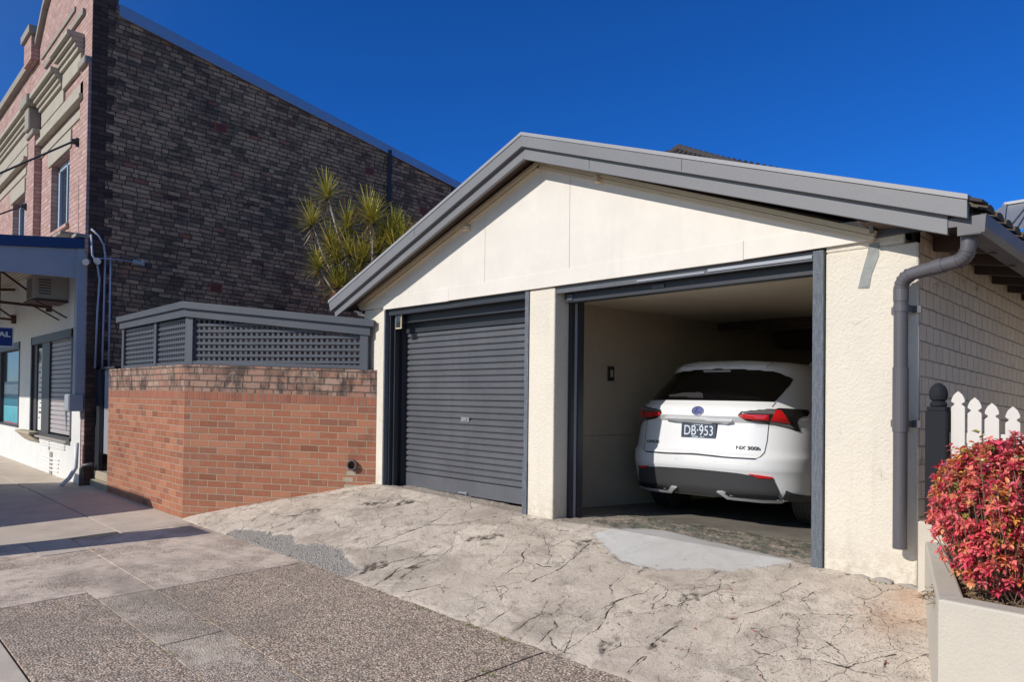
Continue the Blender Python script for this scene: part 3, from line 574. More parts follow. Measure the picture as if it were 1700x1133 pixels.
# ================================================================== GARAGE
gar = thing('garage', 'cream double garage with a grey gable roof, one roller door shut and the other open', 'garage')
mb = MB()   # front pillars and outer walls
mb.box(-.002, .580, 0, .22, .30, 2.60); mb.box(-.002, .50, 0.0, .22, 2.60, 2.70)
W_front = mb.build('front_pillar', 'cream_render', gar, bevel=.012)
mb = MB(); mb.box(-2.871, -2.535, 0, .20, .30, 2.63); mb.build('front_pillar', 'cream_render', gar, bevel=.012)
mb = MB(); mb.box(-5.83, -5.37, 0, .24, .25, 2.66); mb.build('front_pillar', 'cream_render', gar, bevel=.012)
mb = MB(); mb.box(-3.07, -2.548, .205, .36, .30, 2.60); mb.build('divider_wall', 'interior', gar)
mb = MB()   # side wall facing the neighbour: painted brick; inner and back walls
mb.face([(.583, .02, .2), (.583, 8, -.2), (.583, 8, 2.36), (.583, .02, 2.70)])
mb.face([(.583, .02, 2.70), (.583, 8, 2.36), (.40, 8, 2.36), (.40, .02, 2.70)]); mb.face([(.583, 8, -.2), (.40, 8, -.2), (.40, 8, 2.36), (.583, 8, 2.36)])
mb.build('side_wall', 'painted_brick', gar, fall=.042)
mb = MB(); mb.box(.36, .44, .22, 7.6, .05, 2.62); mb.build('inner_wall', 'interior', gar)
mb = MB()
mb.box(-3.09, -3.05, .36, 2.74, 1.186, 2.62); mb.box(-3.09, -3.05, 2.745, 7.6, 1.186, 2.62); mb.box(-3.092, -3.052, .36, 7.6, .05, 1.182)
mb.build('inner_wall', 'interior', gar)
mb = MB(); mb.box(-3.09, .44, 7.3, 7.4, .0, 2.62); mb.build('back_wall', 'interior', gar)
mb = MB(); mb.box(-3.09, .44, .16, 7.4, 2.605, 2.64); mb.build('ceiling', 'ceiling', gar)
mb = MB(); mb.box(-5.83, -5.75, .24, 8, -.2, 2.6); mb.box(-5.83, .5, 7.9, 8, -.2, 2.6); mb.build('outer_wall', 'cream_render', gar)
mb = MB(); mb.box(-3.0, .3, 5.2, 5.35, 2.36, 2.60); mb.box(-3.0, .3, 3.6, 3.66, 2.50, 2.60); mb.build('ceiling_beam', 'soffit', gar)
mb = MB(); mb.box(-3.049, -3.03, 1.40, 1.50, 1.79, 1.95); sk = mb.build('power_outlet', 'dark_frame', gar, bevel=.003)
mb = MB(); mb.box(-3.03, -3.024, 1.432, 1.442, 1.83, 1.91); mb.box(-3.03, -3.024, 1.458, 1.468, 1.83, 1.91); mb.build('switch', 'trim_cream', sk)

# gable: flat sheets with open joints, over a lapped bottom board
GA = (-2.72, 3.80); ml = (3.80-2.70)/(GA[0]+5.87); mr = (3.80-2.64)/(.40-GA[0])
def gtop(x): return GA[1]-(GA[0]-x)*ml if x < GA[0] else GA[1]-(x-GA[0])*mr
def gz0(x): return 2.770
mb = MB()
seams = [-5.87, -3.51, -2.34, -.03, .34]
for a, b2 in zip(seams[:-1], seams[1:]):
    a += .002; b2 -= .002
    top = [(b2, gtop(b2))] + ([(GA[0], GA[1])] if a < GA[0] < b2 else []) + [(a, gtop(a))]
    poly = [(a, gz0(a)), (b2, gz0(b2))]+top
    poly = [(x, -.022, max(z, gz0(x)-.0)) for x, z in poly]
    if gtop(a) < gz0(a): poly = [(-5.65, -.022, 2.77), (b2, -.022, 2.77)]+[(x, -.022, z) for x, z in top[:-1]]
    mb.prism(poly, (0, .02, 0))
mb.build('gable_panel', 'gable_cream', gar)
mb = MB()
for a, b2 in ((-5.36, -4.1), (-4.098, -.602), (-.60, .31)):
    mb.prism([(a, -.028, 2.632), (b2, -.028, 2.642 if b2 > 0 else 2.628), (b2, -.028, 2.772), (a, -.028, 2.772)], (0, .026, 0))
mb.prism([(-5.87, -.026, 2.66), (-5.362, -.026, 2.66), (-5.362, -.026, 2.775), (-5.6, -.026, 2.79), (-5.87, -.026, 2.71)], (0, .024, 0))
mb.build('lower_board', 'gable_cream', gar, bevel=.002)
mb = MB(); mb.box(-5.9, .5, .01, .12, 2.632, 2.80); mb.prism([(-5.9, .01, 2.63), (.5, .01, 2.63), (.5, .01, 2.66), (-2.72, .01, 3.86), (-5.9, .01, 2.70)], (0, .06, 0)); mb.build('gable_frame', 'soffit', gar)
mb = MB()   # timber bead under the rake
for (x0, z0), (x1, z1) in (((-5.87, 2.715), (-2.72, 3.815)), ((-2.72, 3.815), (.34, 2.672))):
    d = Vector((x1-x0, 0, z1-z0)).normalized(); n = Vector((-d.z, 0, d.x))
    for (o, dep, w) in ((0, .050, .034), (-.034, .036, .030)):
        A = Vector((x0, -.022-dep, z0))+n*(o-.012); B = Vector((x1, -.022-dep, z1))+n*(o-.012)
        mb.prism([A, B, B+n*w, A+n*w], (0, dep+.01, 0))
mb.build('rake_bead', 'trim_cream', gar)
# barge boards: lower and upper board on both rakes, upper one capped
def rake(name, y, L, Lt, A, At, Rr, Rt, th, mat, bev=.003):
    for nm, P in (('l', [L, A, At, Lt]), ('r', [A, Rr, Rt, At])):
        mb = MB(); mb.prism([(x, y, z) for x, z in P], (0, th, 0)); o = mb.build(name, mat, gar, bevel=bev)
rake('barge_board', -.27, (-6.08, 2.57), (-6.10, 2.70), (-2.70, 3.80), (-2.70, 3.93), (.82, 2.56), (.82, 2.69), .035, 'barge_grey')
rake('barge_board', -.31, (-6.13, 2.645), (-6.17, 2.755), (-2.685, 3.905), (-2.69, 4.01), (.93, 2.63), (.93, 2.735), .038, 'barge_grey')
rake('barge_cap', -.318, (-6.175, 2.752), (-6.18, 2.785), (-2.69, 4.008), (-2.69, 4.040), (.934, 2.735), (.934, 2.765), .10, 'barge_cap', .002)
for (x, z0, z1, y) in ((-.955, 3.305, 3.418, -.3115), (-4.35, 3.325, 3.432, -.3115), (-1.9, 3.53, 3.645, -.2715)):
    mb = MB(); mb.prism([(x, y, z0), (x+.004, y, z0), (x+.004, y, z1), (x, y, z1)], (0, .003, 0)); mb.build('board_joint', 'dark_frame', gar)
mb = MB()   # roof sheets
mb.prism([(-6.14, -.268, 2.70), (-2.69, -.268, 3.955), (-2.69, -.268, 4.0), (-6.14, -.268, 2.75)], (0, 8.4, -.34))
mb.prism([(.90, -.268, 2.70), (-2.69, -.268, 3.955), (-2.69, -.268, 4.0), (.90, -.268, 2.75)], (0, 8.4, -.34))
mb.build('roof', 'tile_dark', gar)
mb = MB()   # tiles seen along the right eave
for k in range(42):
    y = -.16+k*.2; z = 2.690-.042*y
    prof = [(math.cos(a)*.085, math.sin(a)*.045) for a in np.linspace(0, PI, 7)]
    for j in range(3):
        x1 = .985-j*.33; dz = j*.33*.353+j*.012
        poly = [(x1, y+.1+p, z+q+dz) for p, q in prof]; mb.prism(poly, (-.36, 0, .36*.353))
mb.build('roof_tile', 'tile_brown', gar)
mb = MB(); mb.prism([(.93, -.30, 2.735), (1.00, -.30, 2.712), (1.00, -.30, 2.728), (.93, -.30, 2.755)], (0, .12, 0)); mb.build('roof_tile', 'tile_dark', gar)
mb = MB()   # soffit lining under both eaves and rafter ends
for k in range(17):
    y = .25+k*.45; zf = 2.585-.042*y
    mb.prism([(.585, y, zf), (.93, y, zf-.06), (.93, y, zf+.03), (.585, y, zf+.14)], (0, .05, 0))
mb.prism([(.30, -.24, 2.72), (.94, -.24, 2.655), (.94, -.24, 2.67), (.30, -.24, 2.74)], (0, 8.2, -.34))
mb.prism([(-6.08, -.234, 2.66), (-2.70, -.234, 3.90), (-2.70, -.234, 3.93), (-6.08, -.234, 2.69)], (0, .22, 0))
mb.prism([(.82, -.234, 2.65), (-2.70, -.234, 3.90), (-2.70, -.234, 3.93), (.82, -.234, 2.68)], (0, .22, 0))
mb.build('soffit', 'soffit', gar)
for k in range(3):
    x = -5.0+k*.62; z = 2.57+(x+6.08)*.364; mb = MB(); mb.prism([(x, -.232, z+.10), (x+.10, -.232, z+.136), (x+.10, -.232, z+.166), (x, -.232, z+.13)], (0, .19, 0)); mb.build('rafter_end', 'trim_cream', gar)
mb = MB(); mb.prism([(.32, -.03, 2.655), (.60, -.03, 2.665), (.60, -.03, 2.69), (.36, -.03, 2.74)], (0, .06, 0)); mb.prism([(.30, -.03, 2.655), (.33, -.03, 2.655), (.38, -.23, 2.75), (.36, -.23, 2.76)], (0, 0, .03)); mb.build('soffit_end', 'charcoal', gar)
for q in ((-2.00, -1.955, -.10, -.02, 3.475, 3.535), (-3.79, -3.74, -.10, -.02, 3.335, 3.385)):
    mb = MB(); mb.box(*q); mb.build('beam_end', 'trim_cream', gar, bevel=.006)

# gutter
mb = MB()
prof = [(.865, 2.655), (.865, 2.565), (.885, 2.545), (.985, 2.545), (1.005, 2.58), (1.012, 2.655), (1.004, 2.655), (.996, 2.583), (.98, 2.553), (.888, 2.553), (.873, 2.568), (.873, 2.655)]
mb.prism([(x, -.26, z) for x, z in prof], (0, 8.4, -.36)); mb.prism([(.866, -.262, 2.546), (1.004, -.262, 2.552), (1.011, -.262, 2.652), (.866, -.262, 2.652)], (0, .004, 0))
mb.box(.74, .87, -.262, -.252, 2.60, 2.655)
mb.build('gutter', 'pipe_grey', gar, bevel=.002)
def arc(p0, p1, p2, n=6):
    p0, p1, p2 = map(Vector, (p0, p1, p2)); return [(p0*(1-t)**2+p1*2*t*(1-t)+p2*t*t) for t in np.linspace(0, 1, n)]
path = [Vector((.905, -.19, 2.56)), Vector((.905, -.19, 2.50))]+arc((.905, -.19, 2.50), (.900, -.185, 2.425), (.84, -.172, 2.417), 7)[1:]+arc((.60, -.122, 2.385), (.515, -.105, 2.372), (.513, -.10, 2.29), 7)+[Vector((.513, -.10, .69))]
mb = MB(); mb.tube(path, .041, 20); dp = mb.build('downpipe', 'pipe_grey', gar, smooth=True)
em = dp.modifiers.new('edge', 'EDGE_SPLIT'); em.split_angle = R_(50)
mb = MB()
for k, (a, b2) in enumerate([(2, 8), (9, 15)]):
    seg = path[a:b2+1]
    for i in range(len(seg)-1):
        p = seg[i].lerp(seg[i+1], .3); q = seg[i].lerp(seg[i+1], .55); mb = MB(); mb.tube([p, q], .0455, 20); mb.build('collar', 'pipe_grey', dp)
mb = MB(); mb.tube([(.513, -.10, 2.30), (.513, -.10, 2.22)], .044, 20); mb.build('collar', 'pipe_grey', dp)
for z in (2.175, 1.46):
    mb = MB(); mb.box(.425, .475, -.012, 0, z-.022, z+.022); mb.box(.55, .60, -.012, 0, z-.022, z+.022); mb.tube([(.513, -.10, z-.02), (.513, -.10, z+.02)], .0445, 16)
    mb.box(.468, .474, -.10, 0, z-.02, z+.02); mb.box(.552, .558, -.10, 0, z-.02, z+.02)
    mb.build('bracket', 'pipe_grey', dp)

# door openings
mb = MB(); mb.box(-.082, -.006, -.022, .06, .435, 2.625); mb.build('door_post', 'rough_timber', gar, bevel=.004)
mb = MB(); mb.box(-2.925, -2.873, -.008, .08, .47, 2.625); mb.box(-2.93, -2.868, -.016, -.009, .455, .98); mb.build('door_post', 'rough_timber', gar, bevel=.003)
mb = MB(); mb.box(-5.372, -5.345, -.008, .05, .50, 2.625); mb.build('door_post', 'rough_timber', gar, bevel=.003)
mb = MB(); mb.box(-5.368, -5.315, .052, .33, .49, 2.62); mb.box(-5.31, -5.285, .10, .15, .49, 2.62); mb.box(-5.312, -5.27, .20, .34, .49, 2.62); mb.build('door_track', 'dark_frame', gar)
mb = MB(); mb.box(-2.925, -2.89, .085, .40, .47, 2.62); mb.build('door_track', 'dark_frame', gar)
mb = MB(); mb.box(-5.31, -2.89, .02, .10, 2.56, 2.63); mb.box(-5.31, -2.89, .14, .24, 2.47, 2.62); mb.box(-5.31, -2.89, .24, .42, 2.36, 2.60); mb.build('door_head', 'dark_frame', gar)
mb = MB(); mb.box(-2.905, -2.897, .05, .06, 2.36, 2.53); mb.build('door_track', 'light_grey', gar)
# shut roller door: curved slats
mb = MB(); z = .665; n = 0; yd = .275; x0, x1 = -5.285, -2.905
sl = .0682
mb.box(x0, x1, yd-.012, yd+.01, .50, .662)
while z < 2.50:
    pr_ = [(z, yd+.012), (z+.006, yd-.006), (z+.014, yd-.011), (z+.048, yd-.012), (z+.055, yd-.006), (z+.0585, yd+.012), (z+sl, yd+.012)]
    for (za, ya), (zb, yb) in zip(pr_[:-1], pr_[1:]): mb.face([(x0, ya, za), (x1, ya, za), (x1, yb, zb), (x0, yb, zb)])
    z += sl
rd = mb.build('roller_door', 'door_grey', gar, recalc=False)
mb = MB(); mb.box(-4.20, -4.06, yd-.022, yd-.011, 1.312, 1.365); mb.box(-4.155, -4.10, yd-.030, yd-.021, 1.326, 1.352); mb.build('lock_plate', 'zinc', rd, bevel=.002)
mb = MB(); mb.box(-4.22, -4.07, yd-.030, yd-.012, .515, .532); mb.box(-4.09, -4.07, yd-.04, yd-.03, .51, .54); mb.build('latch', 'flashing', rd, bevel=.003)
# open bay: head beam, rolled door, track
mb = MB(); mb.box(-2.50, -.08, .10, .20, 2.485, 2.60); mb.build('door_head', 'dark_frame', gar, bevel=.003)
mb = MB(); mb.box(-2.53, -.01, .015, .05, 2.565, 2.632); mb.prism([(-2.53, .02, 2.565), (-2.53, .10, 2.60), (-2.53, .10, 2.62), (-2.53, .02, 2.60)], (2.45, 0, 0)); mb.build('door_head', 'door_grey', gar, bevel=.003)
mb = MB(); mb.box(-1.60, -.95, .008, .014, 2.577, 2.590); mb.box(-.92, -.10, .006, .014, 2.582, 2.604); mb.build('head_trim', 'light_grey', gar)  # pale strips paint the highlight along the head's front edge
mb = MB(); mb.box(-2.536, -2.50, .20, .245, .45, 2.55); mb.box(-2.536, -2.485, .285, .36, .45, 2.58); mb.build('door_track', 'dark_frame', gar)
mb = MB(); mb.box(-2.530, -2.503, .246, .284, .45, 2.50); mb.build('door_track', 'light_grey', gar)
mb = MB(); mb.box(-2.47, -2.40, .09, .13, 2.50, 2.56); mb.build('door_bracket', 'charcoal', gar, bevel=.004)
mb = MB(); mb.box(-1.5, -1.38, .085, .13, 2.52, 2.55); mb.build('door_bracket', 'charcoal', gar, bevel=.004)
# flaked strip and broken render on the right pillar
mb = MB(); mb.prism([(.285, -.004, 2.625), (.345, -.004, 2.625), (.345, -.004, 2.54), (.30, -.004, 2.42), (.285, -.004, 2.335), (.215, -.004, 2.34), (.235, -.004, 2.43), (.27, -.004, 2.55)], (0, .01, 0))
mb.build('bare_patch', 'bare_cement', gar)
mb = MB(); rs = random.Random(3)
for (a, b2, zt2, yy) in ((.17, .30, .468, -.035), (.305, .44, .474, -.05), (.446, .60, .462, -.045)):
    mb.prism([(a, yy*.5, .36), (b2, yy, .36), (b2+.005, yy*.9, zt2-.012), (b2-.05, yy*.8, zt2), (a+.03, yy*.6, zt2-.01), (a, yy*.4, zt2-.035)], (0, .06, 0))
mb.build('broken_base', 'concrete', gar, bevel=.006)
rebase(gar, (-2.6, 0, .46))

lamp = thing('flood_lamp', 'small square outdoor lamp with a pale rim under the head of the shut roller door', 'lamp')
mb = MB(); mb.box(-5.225, -5.105, .060, .075, 2.395, 2.575); mb.build('lamp_frame', 'trim_cream', lamp, bevel=.004)
mb = MB(); mb.box(-5.210, -5.120, .055, .059, 2.412, 2.558); mb.build('lamp_glass', 'glass_dark', lamp)
mb = MB(); mb.box(-5.20, -5.13, .076, .10, 2.43, 2.55); mb.tube([(-5.16, .07, 2.575), (-5.16, .07, 2.62)], .008, 8); mb.build('lamp_housing', 'dark_frame', lamp, bevel=.004)
rebase(lamp, (-5.16, .07, 2.62))

# ================================================================== BRICK WALL WITH LATTICE SCREEN
S0 = Vector((-7.52, -1.58, 0)); SD = Vector((.7856, .6187, 0)); SN = Vector((.6187, -.7856, 0))
def sp(t, off=0.0, z=0.0): q = S0+SD*t+SN*off; return Vector((q.x, q.y, z))
LS = 2.55
zl = [(-.35, 1.511, 0), (1.511, 1.627, 1), (1.627, 1.962, 2)]
mb = MB()
for z0, z1, mi in zl:
    mb.cur = mi
    A = Vector((-10.90, -1.58, z0)); B = Vector((S0.x, S0.y, z0)); Cc = sp(LS, 0, z0)
    dz = Vector((0, 0, z1-z0)); tk = .23; Cc = Cc-Vector((0, 0, .056))
    for a, b2 in ((A, B), (B, Cc)): mb.face([a, b2, b2+dz, a+dz])
    a2 = A+Vector((0, tk, 0)); b3 = B+Vector((-.1, tk, 0)); c2 = Cc-SN*tk
    for a, b2 in ((b3, a2), (c2, b3)): mb.face([a, b2, b2+dz, a+dz])
    mb.face([a2, A, A+dz, a2+dz])
    if mi == 2: mb.face([A+dz, B+dz, b3+dz, a2+dz]); mb.face([B+dz, Cc+dz, c2+dz, b3+dz])
bw = mb.build('brick_wall', ['red_brick', 'soldier_brick', 'worn_brick'], recalc=False, fall=.0356, uvo=(0.03, -1.511+.0562))
tag(bw, 'red brick wall with a splayed corner and worn pale top courses beside the driveway', 'wall')
bwr = thing('waste_pipe', 'short round pipe stub poking from the red brick wall near its right end', 'pipe')
c = sp(2.26, 0, .737)
mb = MB(); n = 20
ring = lambda r, off: [c+SN*off+SD*math.cos(2*PI*k/n)*r+Vector((0, 0, 1))*math.sin(2*PI*k/n)*r for k in range(n)]
rings = [ring(.062, -.02), ring(.062, .05), ring(.048, .05), ring(.048, -.05)]; base = len(mb.v)
for r in rings: mb.v += [tuple(p) for p in r]
for j in range(3):
    for k in range(n): mb.f.append((j*n+k, j*n+(k+1) % n, (j+1)*n+(k+1) % n, (j+1)*n+k)); mb.mi.append(0)
mb.build('pipe_stub', 'pipe_grey', bwr)
mb = MB(); mb.face([p-SN*.02 for p in ring(.049, .02)]); mb.build('pipe_bore', 'black', bwr)
rebase(bwr, c)
mb = MB()
for dx, dz, w, h in ((-.02, -.13, .12, .055), (-.06, -.21, .13, .055), (.0, -.295, .22, .05)):
    q = c+SD*dx+Vector((0, 0, dz)); mb.prism([q-SD*w/2+SN*.004, q+SD*w/2+SN*.004, q+SD*w/2+SN*.004+Vector((0, 0, h)), q-SD*w/2+SN*.004+Vector((0, 0, h))], SN*-.01)
st_ = mb.build('stained_brick', 'stone', bw)

lat = thing('lattice_screen', 'charcoal timber lattice enclosure with a flat capped top standing on the brick wall', 'screen')
F0_ = Vector((-10.30, -1.56, 0))
mb = MB(); mb.box(-10.30, -10.20, -1.565, -1.475, 1.962, 2.58); mb.build('post', 'charcoal', lat, bevel=.004)
mb = MB(); mb.box(-8.80, -8.70, -1.565, -1.475, 1.962, 2.58); mb.build('post', 'charcoal', lat, bevel=.004)
mb = MB(); q = [Vector((-7.58, -1.565, 1.962)), Vector((-7.52, -1.57, 1.962)), sp(.10, .005, 1.962), sp(.10, -.09, 1.962), Vector((-7.58, -1.47, 1.962))]; mb.prism(q, (0, 0, .62)); mb.build('post', 'charcoal', lat, bevel=.003)
mb = MB(); mb.prism([sp(2.33, .005, 1.900), sp(2.43, .005, 1.900), sp(2.43, -.09, 1.900), sp(2.33, -.09, 1.900)], (0, 0, .45)); mb.build('post', 'charcoal', lat, bevel=.003)
mb = MB(); mb.box(-10.3, -7.5, -1.555, -1.49, 1.963, 2.005); mb.prism([sp(.08, 0, 1.960), sp(2.36, 0, 1.915), sp(2.36, -.06, 1.915), sp(.08, -.06, 1.960)], (0, 0, .045)); mb.build('bottom_rail', 'charcoal', lat, bevel=.003)
def ztl(t): return 2.578-.10*t
mb = MB()
for x0, x1 in ((-10.20, -8.80), (-8.70, -7.58)):
    x = x0+.03
    while x < x1-.03: mb.box(x, x+.030, -1.522, -1.512, 2.0, 2.60); x += .068
    z = 2.04
    while z < 2.58: mb.box(x0, x1, -1.534, -1.523, z, z+.033); z += .070
mb.build('lattice', 'charcoal', lat)
mb = MB(); t = .14
while t < 2.32:
    mb.prism([sp(t, -.045, 1.95), sp(t+.032, -.045, 1.95), sp(t+.032, -.045, ztl(t)+.02), sp(t, -.045, ztl(t)+.02)], SN*-.010); t += .072
z = 1.985
while z < 2.56:
    te = min(2.33, (2.578-z-.01)/.10)
    if te > .3: mb.prism([sp(.10, -.032, z), sp(te, -.032, z), sp(te, -.032, z+.033), sp(.10, -.032, z+.033)], SN*-.011)
    z += .078
mb.build('lattice', 'charcoal', lat)
mb = MB()   # fascia in two steps, and the flat top
for (off, z0, z1, e) in ((.02, -.005, .105, 0), (.055, .10, .185, .06)):
    a = Vector((-10.36-e, -1.565-off, 0)); b2 = Vector((S0.x+.02+off*.4, -1.585-off, 0)); t1 = 2.46
    fa = lambda t: ztl(t)
    mb.prism([(a.x, a.y, 2.58+z0), (b2.x, b2.y, 2.575+z0), (b2.x, b2.y, 2.575+z1), (a.x, a.y, 2.58+z1)], (0, .025, 0))
    P1 = sp(.0, off+.002, 2.575+z0); P1.x = b2.x; P1.y = b2.y; P2 = sp(t1+e, off+.002, fa(t1)+z0)
    mb.prism([P1, P2, P2+Vector((0, 0, (z1-z0))), P1+Vector((0, 0, z1-z0))], SN*-.025)
mb.build('fascia', 'charcoal', lat, bevel=.003)
mb = MB(); tp = [Vector((-10.44, -1.62, 2.745)), Vector((-7.48, -1.64, 2.745)), sp(2.5, .05, 2.50), sp(2.5, -.25, 2.50), Vector((-7.0, .1, 2.62)), Vector((-10.44, -.4, 2.72))]
mb.prism(tp, (0, 0, .018)); mb.build('flat_top', 'charcoal', lat)
rebase(lat, (-7.5, -1.5, 1.96))
# ================================================================== BRICK BUILDING WITH SHOP
bld = thing('brick_building', 'old two storey dark brick corner building with a pink brick front above a white shop', 'building')
BX = -12.02; BY = -1.65
def wallholes(mb, y, x0, x1, z0, z1, holes, depth=.2):
    xs_ = sorted({x0, x1, *[h[0] for h in holes], *[h[1] for h in holes]}); zs_ = sorted({z0, z1, *[h[2] for h in holes], *[h[3] for h in holes]})
    for a, b2 in zip(xs_[:-1], xs_[1:]):
        for c_, d in zip(zs_[:-1], zs_[1:]):
            cx, cz = (a+b2)/2, (c_+d)/2
            if any(h[0] < cx < h[1] and h[2] < cz < h[3] for h in holes): continue
            mb.face([(a, y, c_), (b2, y, c_), (b2, y, d), (a, y, d)])
    for a, b2, c_, d in holes:
        mb.face([(a, y, c_), (a, y+depth, c_), (a, y+depth, d), (a, y, d)]); mb.face([(b2, y+depth, c_), (b2, y, c_), (b2, y, d), (b2, y+depth, d)])
        mb.face([(a, y, d), (a, y+depth, d), (b2, y+depth, d), (b2, y, d)]); mb.face([(a, y+depth, c_), (a, y, c_), (b2, y, c_), (b2, y+depth, c_)])
# side wall (long, stained) + glazed quoin strip toothed into it
mb = MB(); YE = 6.25
mb.face([(BX, BY+.5, -.3), (BX, YE, -.3), (BX, YE, 6.74), (BX, -1.25, 8.24), (BX, BY+.5, 8.2)]); mb.face([(BX, YE, -.3), (BX-8, YE, -.3), (BX-8, YE, 6.7), (BX, YE, 6.74)])
mb.build('side_wall', 'old_brick', bld, recalc=False, fall=.042)
mb = MB(); mb.face([(BX, BY, -.3), (BX, BY+.5, -.3), (BX, BY+.5, 8.3), (BX, -1.25, 8.35), (BX, -1.25, 8.9), (BX, BY, 9.3)])
z = .0; k = 0
mb2 = MB()
while z < 8.4:
    w = .24 if (k//2) % 2 else .36
    mb2.box(BX-.02, BX+.006, BY, BY+w, z, z+.082); z += .083; k += 1
mb2.build('quoin', 'glazed_brick', bld, fall=0.0)
mb.build('side_wall', 'old_brick', bld, recalc=False, fall=.042)
# street front above the awning
mb = MB()
W1 = (-14.95, -13.45, 4.72, 6.12); W2 = (-19.0, -17.55, 4.6, 6.1)
wallholes(mb, BY, -24, BX, 4.0, 8.72, [W1, W2], .28)
ped = [(-12.02, 8.72), (-12.02, 9.25), (-12.6, 9.45), (-13.6, 9.95), (-14.6, 9.98), (-15.6, 9.55), (-16.3, 9.0), (-16.3, 8.72)]
mb.face([(x, BY, z) for x, z in ped]); mb.face([(x, BY+.25, z) for x, z in reversed(ped)])
for (a, b2) in zip(ped[:-1], ped[1:]): mb.face([(a[0], BY, a[1]), (a[0], BY+.25, a[1]), (b2[0], BY+.25, b2[1]), (b2[0], BY, b2[1])])
mb.build('street_front', 'pink_brick', bld)
mb = MB(); mb.box(-24, -20, -1.2, 6.2, -.2, 6.5); mb.face([(-24, BY, 8.7), (BX, BY, 8.7), (BX, BY+.3, 8.7), (-24, BY+.3, 8.7)]); mb.build('inner_block', 'old_brick', bld)
for q in ((-16.5, -15.87, BY-.14, BY, 4.0, 7.1), (-12.55, BX, BY-.05, BY, 4.0, 7.3), (-17.05, -16.3, BY-.16, BY+.25, 8.72, 9.25)):
    mb = MB(); mb.box(*q); mb.build('pier', 'pink_brick', bld)
mb = MB()   # parapet capping
for (a, b2) in zip(ped[1:-2], ped[2:-1]): mb.prism([(a[0], BY-.10, a[1]), (b2[0], BY-.10, b2[1]), (b2[0], BY-.10, b2[1]+.13), (a[0], BY-.10, a[1]+.13)], (0, .40, 0))
mb.box(-17.12, -16.24, BY-.22, BY+.3, 9.25, 9.42); mb.box(-24, -17.05, BY-.12, BY+.3, 8.72, 8.90)
mb.build('parapet_cap', 'cornice_dark', bld, bevel=.01)
mb = MB(); mb.box(-16.0, -13.2, BY-.03, BY, 8.62, 8.70); mb.box(-15.6, -12.5, BY-.05, BY, 8.30, 8.40); mb.build('string_course', 'cornice_dark', bld)
def moulding(x0, x1, steps, name='cornice', mat='cornice'):
    mb = MB()
    for (p, z0, z1) in steps: mb.box(x0, x1, BY-p, BY, z0, z1)
    mb.build(name, mat, bld, bevel=.012)
main = [(.26, 7.66, 7.75), (.19, 7.58, 7.66), (.13, 7.50, 7.58), (.09, 7.42, 7.50), (.04, 7.12, 7.42)]
moulding(-15.8, -13.9, main); moulding(-13.9, -12.55, [(p+.02, a+.22, b2+.22) for p, a, b2 in main])
moulding(-24, -16.62, main)
moulding(-16.25, -12.35, [(.05, 6.82, 7.08), (.12, 6.74, 6.83)], 'frieze_band'); moulding(-24, -17.15, [(.05, 6.82, 7.08), (.12, 6.74, 6.83)], 'frieze_band')
moulding(-15.9, -12.6, [(.022, 6.50, 6.66)], 'lintel_band'); moulding(-24, -17.4, [(.022, 6.50, 6.66)], 'lintel_band')
mb = MB(); mb.box(-16.52, -15.85, BY-.19, BY-.0, 6.98, 7.10); mb.box(-16.38, -16.0, BY-.24, BY-.0, 7.10, 7.58); mb.box(-16.55, -15.84, BY-.31, BY-.0, 7.58, 7.80); mb.build('corbel', 'cornice_dark', bld, bevel=.03)
mb = MB(); mb.box(-12.5, -12.03, BY-.12, BY+.1, 7.25, 7.4); mb.build('corbel', 'cornice_dark', bld, bevel=.03)
moulding(-15.15, -13.3, [(.03, 6.12, 6.46)], 'window_lintel'); moulding(-19.2, -17.5, [(.03, 6.1, 6.44)], 'window_lintel')
for (a, b2, c_, d) in (W1, W2):
    mb = MB(); y = BY+.16
    for q in ((a+.04, a+.14, c_+.03, d-.03), (b2-.12, b2-.02, c_+.03, d-.03), (a+.05, b2-.05, c_+.03, c_+.12), (a+.05, b2-.05, d-.12, d-.03), ((a+b2)/2-.03, (a+b2)/2+.03, c_+.03, d-.03)): mb.box(q[0], q[1], y-.04, y+.03, q[2], q[3])
    fr = mb.build('window', 'window_blue', bld, bevel=.004)
    mb = MB(); mb.box(a+.05, b2-.05, y+.005, y+.015, c_+.04, d-.04); mb.build('pane', 'glass_dark', fr)
    mb = MB(); mb.box(a-.05, b2+.05, BY-.06, BY+.16, c_-.06, c_); mb.build('sill', 'pink_brick', fr)
mb = MB()   # roof edge flashing
mb.prism([(BX-.02, -1.24, 8.22), (BX-.02, 6.62, 6.68), (BX-.02, 6.62, 6.87), (BX-.02, -1.24, 8.44)], (.07, 0, 0)); mb.build('roof_flashing', 'flashing', bld, bevel=.004)
mb = MB(); mb.face([(BX, -1.24, 8.3), (BX, 6.62, 6.78), (BX-8, 6.62, 6.78), (BX-8, -1.24, 8.3)]); mb.build('roof', 'zinc', bld)
mb = MB(); mb.box(BX-.5, BX+.02, 6.25, 6.5, 6.0, 6.72); mb.build('gutter_head', 'dark_frame', bld)
for (y, z, c2) in ((.585, 6.73, 0), (3.92, 6.62, 1), (5.42, 5.99, 1), (.545, 3.62, 0)):
    mb = MB(); mb.box(BX-.01, BX+.008, y-.12, y+.12, z-.08, z+.08); vt = mb.build('air_vent', 'terracotta', bld)
    mb = MB()
    for j in range(4): mb.box(BX+.008, BX+.012, y-.095, y+.095, z-.06+j*.034, z-.045+j*.034)
    mb.build('vent_slot', 'black', vt)
mb = MB(); mb.tube([(BX+.05, 4.42, 7.2), (BX+.05, 4.43, 2.0)], .045, 10); mb.build('side_downpipe', 'dark_frame', bld)
